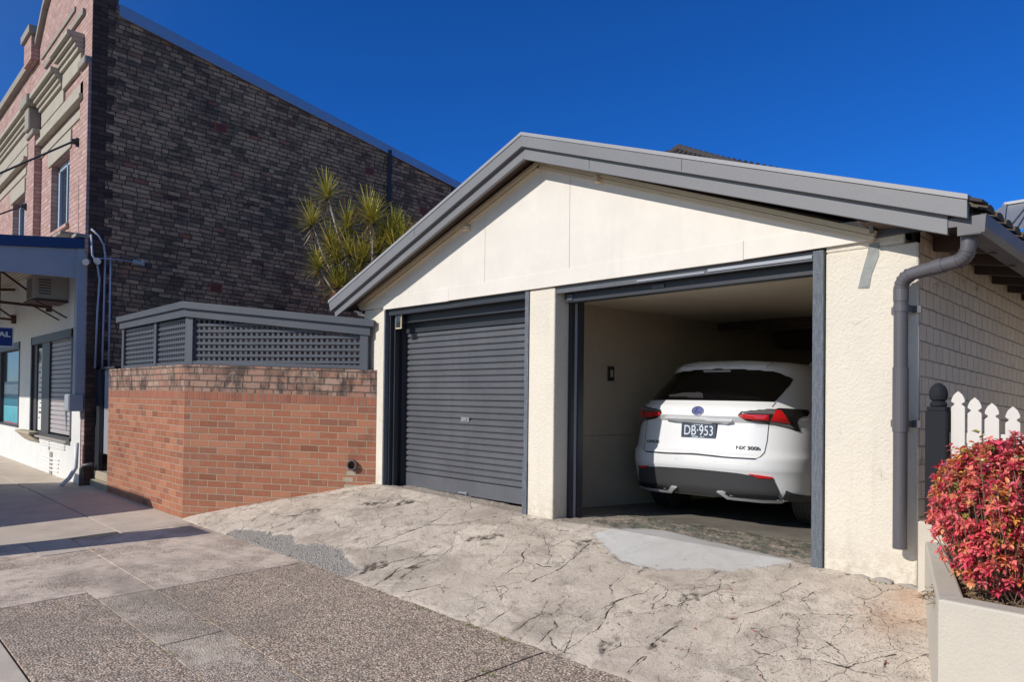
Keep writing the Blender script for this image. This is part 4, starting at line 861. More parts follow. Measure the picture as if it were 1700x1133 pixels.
mb = MB(); mb.box(-12.9, -12.30, -2.02, BY+.02, 4.30, 4.36); mb.box(-12.75, -12.0, BY-.2, BY+.02, 4.24, 4.30); mb.build('ledge', 'cornice_dark', bld, bevel=.01)
# shop wall
mb = MB(); H1 = (-20.45, -17.62, .76, 2.72); H2 = (-16.42, -12.84, .70, 2.74)
wallholes(mb, BY-.02, -24, -12.22, -.15, 4.3, [H1, H2], .16)
mb.face([(-12.22, BY-.02, -.15), (-12.22, BY+.15, -.15), (-12.22, BY+.15, 4.05), (-12.22, BY-.02, 4.05)])
mb.build('shop_wall', 'white_render', bld)
mb = MB(); mb.box(-12.2, -12.03, BY-.01, BY+.1, -.1, 4.2); mb.build('corner_brick', 'pink_brick', bld)
mb = MB()
for (a, b2, c_, d) in (H1, H2):
    y = BY-.03
    for q in ((a, a+.10, c_, d), (b2-.10, b2, c_, d), (a, b2, d-.16, d), (a, b2, c_, c_+.05)): mb.box(q[0], q[1], y, y+.15, q[2], q[3])
mb.box(-15.45, -14.78, BY+.0, BY+.12, .70, 2.60); mb.box(-16.32, -16.05, BY+.02, BY+.12, .72, 2.6); mb.box(-20.45, -20.2, BY, BY+.1, .76, 2.7)
mb.build('shop_window_frame', 'window_grey', bld, bevel=.004)
for q in ((-20.4, -17.7, BY+.07, BY+.08, .8, 2.62), (-16.1, -15.4, BY+.07, BY+.08, .75, 2.6)):
    mb = MB(); mb.box(*q); mb.build('shop_glass', 'shop_glass', bld)
def poster_mat():
    m, nt, b = newmat('teal_poster'); g = N(nt); p = g.sep(g.pos()); 
    zc = g.ramp(g.m('DIVIDE', p[2], 2.0), [(.0, (.75, .75, .75)), (.40, (.75, .75, .75)), (.405, (.5, .03, .03)), (.415, (.10, .42, .50)), (.60, (.20, .50, .58)), (.61, (.02, .16, .24)), (.75, (.02, .18, .27)), (.755, (.42, .52, .58)), (.87, (.42, .52, .58)), (.875, (.03, .20, .33)), (.90, (.35, .02, .04)), (.92, (.55, .58, .6))], 'CONSTANT')
    f, _ = g.noise(g.vm('MULTIPLY', g.pos(), (3, 3, 2)), 2.5, 3, .5)
    c = g.mix(g.m('MULTIPLY', g.ss(f, .6, .64), .6), zc, (.03, .05, .09)); nt.links.new(c, b.inputs['Base Color']); b.inputs['Roughness'].default_value = .35
    return m
M['teal_poster'] = poster_mat()
mb = MB(); mb.box(-20.0, -17.75, BY+.06, BY+.066, .80, 1.82); mb.build('window_poster', 'teal_poster', bld)
mb = MB(); mb.box(-16.06, -15.47, BY+.055, BY+.062, .78, 2.50); po = mb.build('window_poster', 'white', bld)
text_obj('poster_letter', 'N', .34, basis((-16.03, BY+.05, 2.30), (1, 0, 0), (0, 0, 1)), 'black', po, .001, sx=.85, bold=.012)
mb = MB(); rs = random.Random(2)
for k in range(11):
    z = 2.08-k*.105; w = .12+rs.random()*.28; x = -15.98+rs.random()*.1; mb.box(x, x+w, BY+.050, BY+.054, z, z+.018+.02*(k % 4 == 1))
mb.build('poster_lines', 'window_grey', po)
mb = MB(); z = .78; y = BY+.06   # roller shutter over the shop door
while z < 2.56: mb.prism([(-14.78, y, z), (-14.78, y-.022, z+.01), (-14.78, y-.022, z+.075), (-14.78, y, z+.085)], (1.84, 0, 0)); z += .0885
mb.build('roller_shutter', 'shutter', bld)
mb = MB(); mb.box(-16.95, -15.5, BY-.20, BY-.02, .70, .76); mb.prism([(-16.9, BY-.02, .70), (-16.9, BY-.18, .70), (-16.6, BY-.08, .56), (-16.6, BY-.02, .56)], (1.2, 0, 0)); mb.build('stone_sill', 'stone', bld, bevel=.015)
mb = MB(); mb.box(-15.6, -12.9, BY-.10, BY-.02, .66, .70); mb.build('window_sill', 'concrete', bld, bevel=.01)
mb = MB()
for z in (.62, .57, .52): mb.box(-15.3, -13.25, BY-.045, BY-.02, z, z+.028)
for k in range(4): mb.box(-15.6+k*.1, -13.75+k*.02, BY-.040, BY-.02, .06+k*.075, .09+k*.075)
mb.build('vent_louvre', 'white', bld)
mb = MB(); mb.box(-14.45, -14.25, BY-.035, BY-.02, -.02, .42); mb.box(-14.55, -14.50, BY-.035, BY-.02, .45, .62); mb.build('weep_slot', 'concrete', bld)  # upright grey strips low on the shop wall
# awning: end board, blue capping, roof sheet, street valance, trusses
mb = MB()
mb.prism([(-12.12, -1.67, 3.54), (-12.12, -4.65, 3.50), (-12.12, -4.65, 3.78), (-12.12, -1.67, 4.07)], (.03, 0, 0))
mb.box(-24, -12.12, -4.65, -4.62, 3.30, 3.80)
mb.box(-12.24, -12.06, -1.80, -1.63, 1.55, 4.16)
aw = mb.build('awning', 'awning_white', bld, bevel=.004)
mb = MB(); mb.prism([(-12.16, -1.66, 4.06), (-12.16, -4.70, 3.76), (-12.16, -4.70, 3.93), (-12.16, -1.66, 4.24)], (.11, 0, 0)); mb.box(-24, -12.16, -4.70, -4.60, 3.76, 3.93); mb.build('awning_cap', 'navy', aw, bevel=.006)
mb = MB(); mb.prism([(-24, -1.66, 4.06), (-24, -4.64, 3.76), (-24, -4.64, 3.80), (-24, -1.66, 4.10)], (11.86, 0, 0)); mb.build('awning_sheet', 'awning_ceiling', aw)
mb = MB()
for k in range(30):
    y = -1.8-k*.095; z = 4.055-(abs(y)-1.66)*.1; mb.box(-24, -12.2, y-.014, y+.014, z-.02, z)
mb.build('awning_batten', 'awning_ceiling', aw)
mb = MB()
for x in (-14.6, -18.2):
    mb.bar((x, -1.7, 3.25), (x, -4.6, 3.35), .05); mb.bar((x, -1.7, 3.95), (x, -4.6, 3.68), .06); mb.bar((x, -1.72, 3.28), (x, -2.5, 3.86), .035); mb.bar((x, -2.5, 3.86), (x, -3.3, 3.3), .035); mb.bar((x, -3.3, 3.3), (x, -4.2, 3.72), .035)
    mb.box(x-.04, x+.04, -1.76, -1.67, 3.16, 3.36)
mb.bar((-12.3, -3.1, 3.80), (-24, -3.1, 3.80), .07); mb.bar((-12.3, -4.3, 3.66), (-24, -4.3, 3.66), .07)
mb.build('awning_truss', 'rust_brown', aw)
for (x, z) in ((-12.62, 6.05), (-17.05, 5.7)):
    mb = MB(); mb.tube([(x, BY-.10, z), (x-.3, -4.6, 3.95)], .018, 8); mb.tube([(x, BY-.02, z), (x, BY-.16, z-.03)], .05, 10); mb.box(x-.03, x+.03, BY-.09, BY-.0, z-.10, z+.05); mb.build('tie_rod', 'dark_frame', bld)
rebase(bld, (-14, -1, 0))

sg = thing('hanging_sign', 'blue rectangular sign with white capital letters hanging under the shop awning', 'sign')
mb = MB(); mb.box(-14.03, -13.99, -4.1, -2.385, 2.395, 2.765); mb.build('sign_edge', 'white', sg)
mb = MB(); mb.box(-13.99, -13.985, -4.08, -2.405, 2.42, 2.745); mb.box(-14.035, -14.03, -4.08, -2.405, 2.42, 2.745); M['sign_blue'] = flat('sign_blue', (.012, .03, .20), .35); pn = mb.build('sign_panel', 'sign_blue', sg)
text_obj('sign_text', 'IAL', .125, basis((-13.983, -2.435, 2.625), (0, 1, 0), (0, 0, 1)), 'white', pn, .001, 'RIGHT', sx=1.25, bold=.006)
for y in (-2.6, -3.9):
    mb = MB(); mb.tube([(-14.01, y, 2.76), (-14.01, y, 3.86)], .008, 6); mb.build('hanger', 'dark_frame', sg)
rebase(sg, (-14, -3, 2.4))

ac = thing('air_conditioner', 'beige window air conditioner on brackets high under the shop awning', 'air conditioner')
mb = MB(); mb.box(-13.98, -13.25, -2.20, -1.67, 3.26, 3.70); b0 = mb.build('case', 'awning_ceiling', ac, bevel=.02)
mb = MB()
for k in range(9): mb.box(-13.95, -13.5, -2.206, -2.20, 3.32+k*.038, 3.335+k*.038)
mb.build('grille', 'window_grey', b0); mb = MB()
for k in range(6): mb.box(-13.25, -13.244, -2.14, -1.95, 3.35+k*.05, 3.37+k*.05)
mb.build('grille', 'window_grey', b0)
mb = MB(); mb.bar((-13.9, -2.2, 3.24), (-13.9, -1.68, 2.95), .025); mb.bar((-13.3, -2.2, 3.24), (-13.3, -1.68, 2.95), .025); mb.box(-14.0, -13.2, -2.24, -1.68, 3.225, 3.25); mb.build('bracket', 'rust_brown', ac)
rebase(ac, (-13.6, -1.9, 3.22))

cd = thing('conduit_pipes', 'three pale electrical conduits climbing the dark brick side wall behind the awning end', 'conduit')
for P in ([(BX+.04, -1.52, 2.0), (BX+.04, -1.50, 3.0), (BX+.04, -1.475, 3.55), (BX+.06, -1.52, 3.78), (BX+.06, -1.60, 3.95), (BX+.04, -1.62, 4.3)],
          [(BX+.04, -1.41, 1.9), (BX+.04, -1.40, 3.1), (BX+.04, -1.395, 3.98), (BX+.04, -1.42, 4.14), (BX+.04, -1.50, 4.30), (BX+.03, -1.62, 4.40)],
          [(BX+.04, -1.305, 1.9), (BX+.04, -1.31, 3.95)]):
    mb = MB(); mb.tube(P, .017, 10); mb.build('conduit', 'conduit', cd, smooth=True)
rebase(cd, (BX+.04, -1.4, 1.9))
sl_ = thing('wall_spotlight', 'small pale twin spotlights on a thin arm fixed to the dark brick side wall', 'light')
mb = MB(); mb.tube([(BX+.06, -1.60, 3.90), (BX+.10, -1.2, 3.92), (BX+.10, -.93, 3.905)], .010, 8); mb.build('arm', 'conduit', sl_)
mb = MB(); mb.tube([(BX+.10, -.96, 3.91), (BX+.16, -.82, 3.89)], [.05, .035], 12); mb.box(BX+.08, BX+.2, -.84, -.80, 3.85, 3.95); mb.build('spot', 'awning_white', sl_, bevel=.006)
mb = MB(); mb.tube([(BX+.04, -1.66, 3.83), (BX+.14, -1.72, 3.80)], [.045, .055], 12); mb.tube([(BX+.05, -1.50, 3.86), (BX+.12, -1.54, 3.84)], [.05, .06], 12); mb.build('spot', 'awning_white', sl_)
rebase(sl_, (BX, -1.5, 3.9))
mt_ = thing('meter_box', 'small grey steel box fixed at the corner of the white shop wall', 'box')
mb = MB(); mb.box(-12.30, -12.0, -1.90, -1.68, 1.26, 1.55); mb.build('box_body', 'light_grey', mt_, bevel=.01)
mb = MB(); mb.box(-12.28, -12.02, -1.908, -1.90, 1.28, 1.53); mb.build('box_lid', 'light_grey', mt_, bevel=.003)
rebase(mt_, (-12.15, -1.7, 1.26))
dpp = thing('drain_pipe', 'white waste pipe kicking out to the pavement at the foot of the shop corner', 'pipe')
mb = MB(); mb.tube([(-12.08, -1.75, .72), (-12.08, -1.76, .30), (-12.14, -1.84, .12), (-12.22, -1.95, -.02)], .035, 12); mb.build('pipe_run', 'white', dpp, smooth=True)
mb = MB(); mb.tube([(-12.0, -1.70, -.03), (-12.0, -1.70, .28), (-11.97, -1.66, .34), (-11.85, -1.55, .36)], .030, 10); mb.build('pipe_run', 'pipe_grey', dpp, smooth=True)
rebase(dpp, (-12.1, -1.8, 0))
gt = thing('side_gate', 'dark steel post and ribbed grey sheet gate closing the gap beside the brick wall', 'gate')
mb = MB(); mb.box(-11.99, -11.74, -1.50, -1.44, .28, 2.02); mb.box(-12.0, -10.9, -1.50, -1.42, 1.98, 2.02); mb.build('gate_post', 'dark_frame', gt)
mb = MB(); pts = []
for k in range(25): x = -11.76+k*.036; pts.append((x, -1.42-(.018 if (k//2) % 2 else 0)))
for (a, b2) in zip(pts[:-1], pts[1:]): mb.face([(a[0], a[1], .55), (b2[0], b2[1], .55), (b2[0], b2[1], 1.97), (a[0], a[1], 1.97)])
mb.build('ribbed_sheet', 'light_grey', gt, recalc=False)
mb = MB(); mb.box(-12.0, -10.9, -.9, -.85, .0, 1.9); mb.build('back_panel', 'dark_frame', gt)
rebase(gt, (-11.5, -1.45, .28))
stp = thing('stone_steps', 'two low sandstone steps between the shop corner and the brick wall', 'steps')
mb = MB(); mb.box(-12.15, -10.93, -1.56, -.8, -.1, .10); mb.build('step', 'stone', stp, bevel=.012)
mb = MB(); mb.box(-12.12, -10.93, -1.50, -.8, .105, .245); mb.build('step', 'stone', stp, bevel=.012)
rebase(stp, (-11.5, -1.2, 0))

# ================================================================== HOUSES BEHIND
hs1 = thing('tiled_house', 'house behind the garage showing only the ridge of its dark tiled roof', 'house')
A_ = Vector((-9.33, 12, 8.44)); B_ = Vector((-3.64, 9.0, 5.46)); C_ = Vector((-9.6, 8.6, 7.0)); 
mb = MB(); mb.box(-10.5, -3, 9.6, 16, -.3, 5.5); mb.build('wall', 'old_brick', hs1)
mb = MB(); mb.face([A_, (-10.1, 8.7, 6.2), (-3.0, 8.7, 5.38), B_]); mb.face([A_, B_, (-2.2, 16, 5.4), (-9.3, 16, 8.0)]); mb.face([A_, (-11.2, 11.5, 6.6), (-10.1, 8.7, 6.2)])
rf = mb.build('roof', 'tile_dark', hs1)
mb = MB(); n = 24
for k in range(n):
    t0, t1 = k/n, (k+1.12)/n; p, q = A_.lerp(B_, t0), A_.lerp(B_, t1); mb.tube([p+Vector((0, 0, .02)), q+Vector((0, 0, -.01))], [.10, .075], 10)
for k in range(7):
    t0, t1 = k/7, (k+1.1)/7; E_ = Vector((-10.75, 11.0, 7.35)); p, q = E_.lerp(A_, t0), E_.lerp(A_, t1); mb.tube([q, p], [.12, .10], 8)
mb.build('hip_tile', 'tile_dark', rf)
mb = MB(); mb.tube([Vector((-10.6, 10.9, 7.36)), A_+Vector((-.3, -.15, -.12))], .05, 6); mb.build('hip_flashing', 'flashing', rf)
mb = MB()
for k in range(30):
    x = -9.9+k*.205; t = (x+9.9)/6.9; top = A_.lerp(B_, max(0, (x+9.33)/6.33)); bot = Vector((x, 8.7, 6.2-.12*(x+10.1)))
    mb.tube([bot, Vector((x, top.y, top.z))], .05, 6)
mb.build('tile_row', 'tile_dark', rf)
rebase(hs1, (-7, 12, 0))
hs2 = thing('metal_roof_house', 'cream house with a grey ribbed metal hip roof peeping past the garage eave', 'house')
ap = Vector((-2.2, 14, 5.95))
mb = MB(); mb.face([ap, (-3.6, 13.0, 5.05), (-1.80, 12.0, 4.97)]); mb.build('roof_hip', 'zinc', hs2)
mb = MB(); mb.face([ap, (-1.80, 12.0, 4.97), (2.6, 12.0, 5.15), (2.6, 14, 5.98)]); r2 = mb.build('roof', 'zinc', hs2)
mb = MB()
for k in range(26):
    x = -1.72+k*.16; t = min(1, (x+1.8)/4.4); zb = 4.97+.18*t; zt = 5.95; yt = 14
    if x < -1.8: continue
    mb.bar((x, 11.99, zb+.02), (x-.1 if x > -1.6 else x, 13.95, zt+.01), .05, .05)
mb.build('roof_rib', 'zinc', r2)
mb = MB(); mb.bar(ap+Vector((0, 0, .03)), (2.6, 14, 6.01), .12, .06); mb.bar(ap+Vector((0, 0, .03)), (-1.8, 12, 5.0), .08, .04); mb.build('ridge_cap', 'zinc', r2)
mb = MB(); mb.box(-1.75, 3, 12.1, 16, -.3, 4.95); mb.build('wall', 'gable_cream', hs2)
rebase(hs2, (0, 13, 0))

nb = thing('neighbour_house', 'cream rendered neighbouring house wall standing out of frame to the right', 'house')  # added beyond the view to warm the garage side wall and block blue sky
mb = MB(); wallholes(mb, .9, 3.3, 11, -.2, 3.6, [(4.4, 6.0, 1.3, 2.6)], .15); mb.face([(3.3, .9, -.2), (3.3, 13, -.2), (3.3, 13, 3.6), (3.3, .9, 3.6)]); mb.face([(11, .9, -.2), (11, 13, -.2), (11, 13, 3.6), (11, .9, 3.6)]); mb.face([(3.3, 13, -.2), (11, 13, -.2), (11, 13, 3.6), (3.3, 13, 3.6)]); mb.build('wall', 'gable_cream', nb)
mb = MB(); mb.box(4.4, 6.0, 1.0, 1.04, 1.3, 2.6); mb.build('window', 'glass_dark', nb)
mb = MB(); mb.prism([(2.9, .5, 3.5), (11.4, .5, 3.5), (7.1, 4.5, 5.6)], (0, 0, .05)); mb.prism([(2.9, .5, 3.5), (7.1, 4.5, 5.6), (7.1, 9.5, 5.6), (2.9, 13.4, 3.5)], (0, 0, .05)); mb.prism([(11.4, .5, 3.5), (7.1, 4.5, 5.6), (7.1, 9.5, 5.6), (11.4, 13.4, 3.5)], (0, 0, .05)); mb.build('roof', 'tile_dark', nb)
rebase(nb, (7, 6, -.2))

# ================================================================== PLANTER, PICKET FENCE, SHRUB
pl = MB()
o1, o2, o3 = (.635, -.04), (1.13, -1.455), (4.5, -1.455); i1, i2, i3 = (.745, -.06), (1.20, -1.335), (4.5, -1.335)
zt_ = .752
for (a, b2, c_, d) in ((o1, o2, i2, i1), (o2, o3, i3, i2)):
    pl.prism([(*a, -.15), (*b2, -.15), (*c_, -.15), (*d, -.15)], (0, 0, zt_+.15))
pl.box(.60, 4.5, -.06, .06, .2, .868)
plo = pl.build('planter_wall', 'planter_render', bevel=.010); tag(plo, 'low off white rendered planter wall holding the red shrub', 'planter')
mb = MB(); rs = random.Random(9); nx_ = 46
gx_ = [(.75+k*.06) for k in range(nx_)]; gy_ = [(-1.34+j*.06) for j in range(22)]
hh = {(i, j): .655+.03*rs.random() for i in range(nx_) for j in range(22)}
for i in range(nx_-1):
    for j in range(21):
        if gx_[i] < .70+(-.06-gy_[j])*.355: continue
        mb.face([(gx_[i], gy_[j], hh[i, j]), (gx_[i+1], gy_[j], hh[i+1, j]), (gx_[i+1], gy_[j+1], hh[i+1, j+1]), (gx_[i], gy_[j+1], hh[i, j+1])])
for k in range(3600):      # straw-like litter
    x = 1.0+rs.random()*1.3; y = -1.33+rs.random()*.7; z = .68+rs.random()*.05; a = rs.random()*PI; l = .015+rs.random()*.045; w = .0012+rs.random()*.002
    dx, dy, dz = math.cos(a)*l, math.sin(a)*l, (rs.random()-.5)*.03
    mb.face([(x-dy/l*w, y+dx/l*w, z), (x+dy/l*w, y-dx/l*w, z), (x+dx+dy/l*w*.4, y+dy-dx/l*w*.4, z+dz+.002), (x+dx*.5, y+dy*.5, z+dz/2+.006)])
def litter_mat():
    m, nt, b = newmat('mulch'); g = N(nt); p = g.pos(); f, _ = g.noise(p, 90, 3, .7); c = g.ramp(f, [(.35, (.07, .045, .03)), (.5, (.24, .16, .09)), (.65, (.42, .31, .19))]); nt.links.new(c, b.inputs['Base Color']); b.inputs['Roughness'].default_value = .9
    return m
M['mulch'] = litter_mat(); tag(mb.build('mulch', 'mulch', recalc=False), kind='stuff')

pf = thing('picket_fence', 'white gothic picket fence with a round topped dark post behind the red shrub', 'fence')
mb = MB(); cx = .727; cy = -.105
mb.box(cx-.056, cx+.056, cy-.056, cy+.056, .87, 1.545); mb.box(cx-.05, cx+.05, cy-.05, cy+.05, 1.545, 1.57)
mb.lathe([(.030, 1.565), (.046, 1.575), (.046, 1.592), (.032, 1.602), (.046, 1.615), (.050, 1.64), (.047, 1.668), (.036, 1.692), (.018, 1.708), (.004, 1.713)], (cx, cy, 0), 24)
mb.build('post', 'post_navy', pf, bevel=.004)
for k, (x, zt2) in enumerate([(.833, 1.664), (.918, 1.628), (1.004, 1.597), (1.105, 1.579), (1.205, 1.569), (1.305, 1.565), (1.405, 1.569), (1.505, 1.580), (1.605, 1.598), (1.705, 1.63), (1.805, 1.665)]):
    w = .036; P = [(-w, .88), (w, .88), (w, zt2-.095), (w-.006, zt2-.088), (w-.016, zt2-.081), (w-.016, zt2-.073), (w-.005, zt2-.066), (w, zt2-.062), (w-.003, zt2-.045), (w-.013, zt2-.022), (0, zt2)]
    P = P+[(-a, b2) for a, b2 in reversed(P[2:-1])]
    mb = MB(); mb.prism([(x+a, -.115, b2) for a, b2 in P], (0, .018, 0)); mb.build('picket', 'picket_white', pf, bevel=.002)
mb = MB(); mb.box(.78, 1.86, -.095, -.06, 1.02, 1.09); mb.box(.78, 1.86, -.095, -.06, 1.36, 1.42); mb.build('rail', 'picket_white', pf)
rebase(pf, (.727, -.1, .87))

def leafmat(name, trans=.25, rough=.4):
    m, nt, b = newmat(name); g = N(nt); c = g.attr('tint').outputs['Color']
    nt.links.new(c, b.inputs['Base Color']); b.inputs['Roughness'].default_value = rough; b.inputs['Specular IOR Level'].default_value = .5
    t = g.n('ShaderNodeBsdfTranslucent'); nt.links.new(c, t.inputs[0]); mx = g.n('ShaderNodeMixShader'); mx.inputs[0].default_value = trans
    nt.links.new(b.outputs[0], mx.inputs[1]); nt.links.new(t.outputs[0], mx.inputs[2]); nt.links.new(mx.outputs[0], nt.nodes['Material Output'].inputs[0])
    return m
M['shrub_leaf'] = leafmat('shrub_leaf', .22, .32); M['spiky_leaf'] = leafmat('spiky_leaf', .25, .4)
M['twig'] = flat('twig', (.20, .13, .09), .8); M['bark_pale'] = paint('bark_pale', (.42, .38, .32), .85, .1, .3, .4, 50)
def leaves_obj(name, V, Fc, Cc, mat, parent):
    me = bpy.data.meshes.new(name); me.from_pydata(V, [], Fc); at = me.attributes.new('tint', 'FLOAT_COLOR', 'POINT')
    at.data.foreach_set('color', np.array(Cc, np.float32).ravel()); me.materials.append(M[mat]); me.update()
    ob = bpy.data.objects.new(name, me); COL.objects.link(ob); ob.parent = parent
    return ob
shb = thing('red_shrub', 'dense low shrub with glossy red and orange leaves growing in the planter', 'shrub')
V, Fc, Cc = [], [], []; rs = random.Random(4)
def pleaf(p, d, l, w, col, V=V, Fc=Fc, Cc=Cc, fold=.35, droop=.25):
    d = d.normalized(); s_ = d.cross(Vector((rs.random()-.5, rs.random()-.5, 1))).normalized(); n = s_.cross(d).normalized()
    i = len(V); b0 = p; m1 = p+d*l*.30-n*droop*l*.05; m2 = p+d*l*.65-n*droop*l*.22; tp = p+d*l-n*droop*l*.6
    V.extend([tuple(q) for q in (b0, m1+s_*w*.8+n*w*fold, m1-n*0, m1-s_*w*.8+n*w*fold, m2+s_*w*.75+n*w*fold, m2, m2-s_*w*.75+n*w*fold, tp)])
    Fc.extend([(i, i+1, i+2), (i, i+2, i+3), (i+1, i+4, i+5, i+2), (i+2, i+5, i+6, i+3), (i+4, i+7, i+5), (i+5, i+7, i+6)]); Cc.extend([(*col, 1)]*8)
ell = [((1.28, -.92, 1.10), (.31, .40, .33)), ((1.55, -.98, 1.12), (.34, .36, .33)), ((1.28, -1.0, .96), (.22, .30, .24)), ((1.95, -.95, 1.12), (.42, .40, .36)), ((1.42, -.55, 1.08), (.40, .34, .32)), ((1.22, -.72, 1.16), (.25, .32, .22))]
pal = [(.88, .18, .19), (.80, .11, .15), (.88, .22, .20), (.84, .24, .16), (.52, .05, .09), (.86, .36, .16), (.80, .17, .20), (.66, .07, .11)]
def inside(p, sh=.86):
    for c_, r in ell:
        q = ((p[0]-c_[0])/r[0])**2+((p[1]-c_[1])/r[1])**2+((p[2]-c_[2])/r[2])**2
        if q < sh*sh: return True
    return False
stems = MB(); cnt = 0
while cnt < 4600:
    c_, r = rs.choice(ell); th = rs.random()*2*PI; u = rs.random()*2-1; k = (.80+.26*rs.random())*(1+.13*math.sin(th*3+c_[0]*9)*math.sin(u*4+c_[1]*7))*(1.14 if rs.random() < .05 else 1); s_ = math.sqrt(1-u*u)
    d = Vector((s_*math.cos(th), s_*math.sin(th), u)); p = Vector(c_)+Vector((d.x*r[0], d.y*r[1], d.z*r[2]))*k
    if p.z < .76 or inside(p, .78) or p.y > -.2: continue
    gn = math.sin(p.x*17+p.z*5)*math.sin(p.y*13+p.z*19)
    if gn < -.55 and rs.random() < .85: continue
    if u < -.35 and rs.random() < .45: continue
    cnt += 1
    hgt = (p.z-.8)/.6; orange = .5+.5*math.sin(p.x*9+1.2)*math.sin(p.z*8+p.y*6+.6)
    up_d = (d+Vector((0, 0, .55))).normalized(); nl = rs.randint(5, 9)
    base = rs.choice(pal)
    if rs.random() < (orange-.30)*.6: base = rs.choice([(.74, .30, .08), (.70, .34, .08), (.66, .18, .08), (.45, .34, .07)])
    if rs.random() < .08: base = rs.choice([(.16, .20, .04), (.30, .26, .06), (.22, .10, .06)])
    for j in range(nl):
        a = 2*PI*j/nl+rs.random(); t1 = up_d.orthogonal().normalized(); t2 = up_d.cross(t1)
        dd = up_d*(.35+.5*rs.random())+(t1*math.cos(a)+t2*math.sin(a))*(.8+.3*rs.random())
        q = p-up_d*rs.random()*.04; f = .75+.5*rs.random()
        col = tuple(min(.9, x*f) for x in base)
        pleaf(q, dd, .022+.015*rs.random(), .0078+.0035*rs.random(), col)
    if rs.random() < .35:
        b0 = Vector((c_[0]*.5+p.x*.5, c_[1]*.5+p.y*.5, .70)); stems.bar(p, p.lerp(b0, .5)+Vector((rs.random()-.5, rs.random()-.5, 0))*.05, .003)
leaves_obj('foliage', V, Fc, Cc, 'shrub_leaf', shb)
for k in range(420):
    x = 1.22+rs.random()*.9; y = -1.25+rs.random()*.6; p = Vector((x, y, .66)); d = Vector((rs.random()-.5, rs.random()-.5, 1.0+rs.random())).normalized()
    q = p+d*.07+Vector((rs.random()-.5, rs.random()-.5, 0))*.06; r_ = q+d*.07+Vector((rs.random()-.5, rs.random()-.5, 0))*.10
    stems.tube([p, q, r_], [.0032, .0024, .0012], 4, False)
stems.build('stem', 'twig', shb, recalc=False)
rebase(shb, (1.45, -.9, .68))

# spiky plant between the brick wall and the building
drg = thing('dracaena', 'tall branching spiky plant with yellow green leaf rosettes behind the brick wall', 'plant')
V2, F2, C2 = [], [], []
hd = [(-8.64, 1.02, 4.79, 1), (-8.82, .84, 4.34, .92), (-8.73, .94, 3.62, .85), (-8.41, 1.27, 4.29, 1), (-8.18, 1.52, 4.49, 1.05), (-7.94, 1.77, 4.02, 1.1), (-8.38, 1.31, 3.85, 1.1), (-8.53, 1.14, 3.75, 1.1), (-8.43, 1.25, 3.33, 1), (-7.80, 1.9, 4.08, .95), (-8.59, 1.08, 3.96, .95), (-8.23, 1.47, 3.75, 1.05), (-8.07, 1.64, 3.88, 1.05), (-7.95, 1.85, 4.26, .9), (-8.51, 1.16, 3.31, .95), (-8.29, 1.4, 3.53, 1.1), (-7.6, 2.1, 3.95, .9), (-8.15, 1.75, 4.12, .9), (-7.85, 2.2, 3.7, 1), (-8.02, 1.5, 4.35, .95), (-7.72, 1.75, 3.78, 1.0), (-7.4, 1.9, 3.65, .9), (-8.3, 1.9, 3.3, .8)]
tk = MB(); root_ = Vector((-8.1, 1.75, .1)); fork = [Vector((-8.15, 1.7, 2.2)), Vector((-8.05, 1.8, 2.8)), Vector((-8.2, 1.6, 2.9))]
tk.tube([root_, Vector((-8.15, 1.72, 1.2)), fork[0]], [.09, .075, .06], 8); tk.tube([fork[0], fork[1]], .045, 8); tk.tube([fork[0], fork[2]], .045, 8)
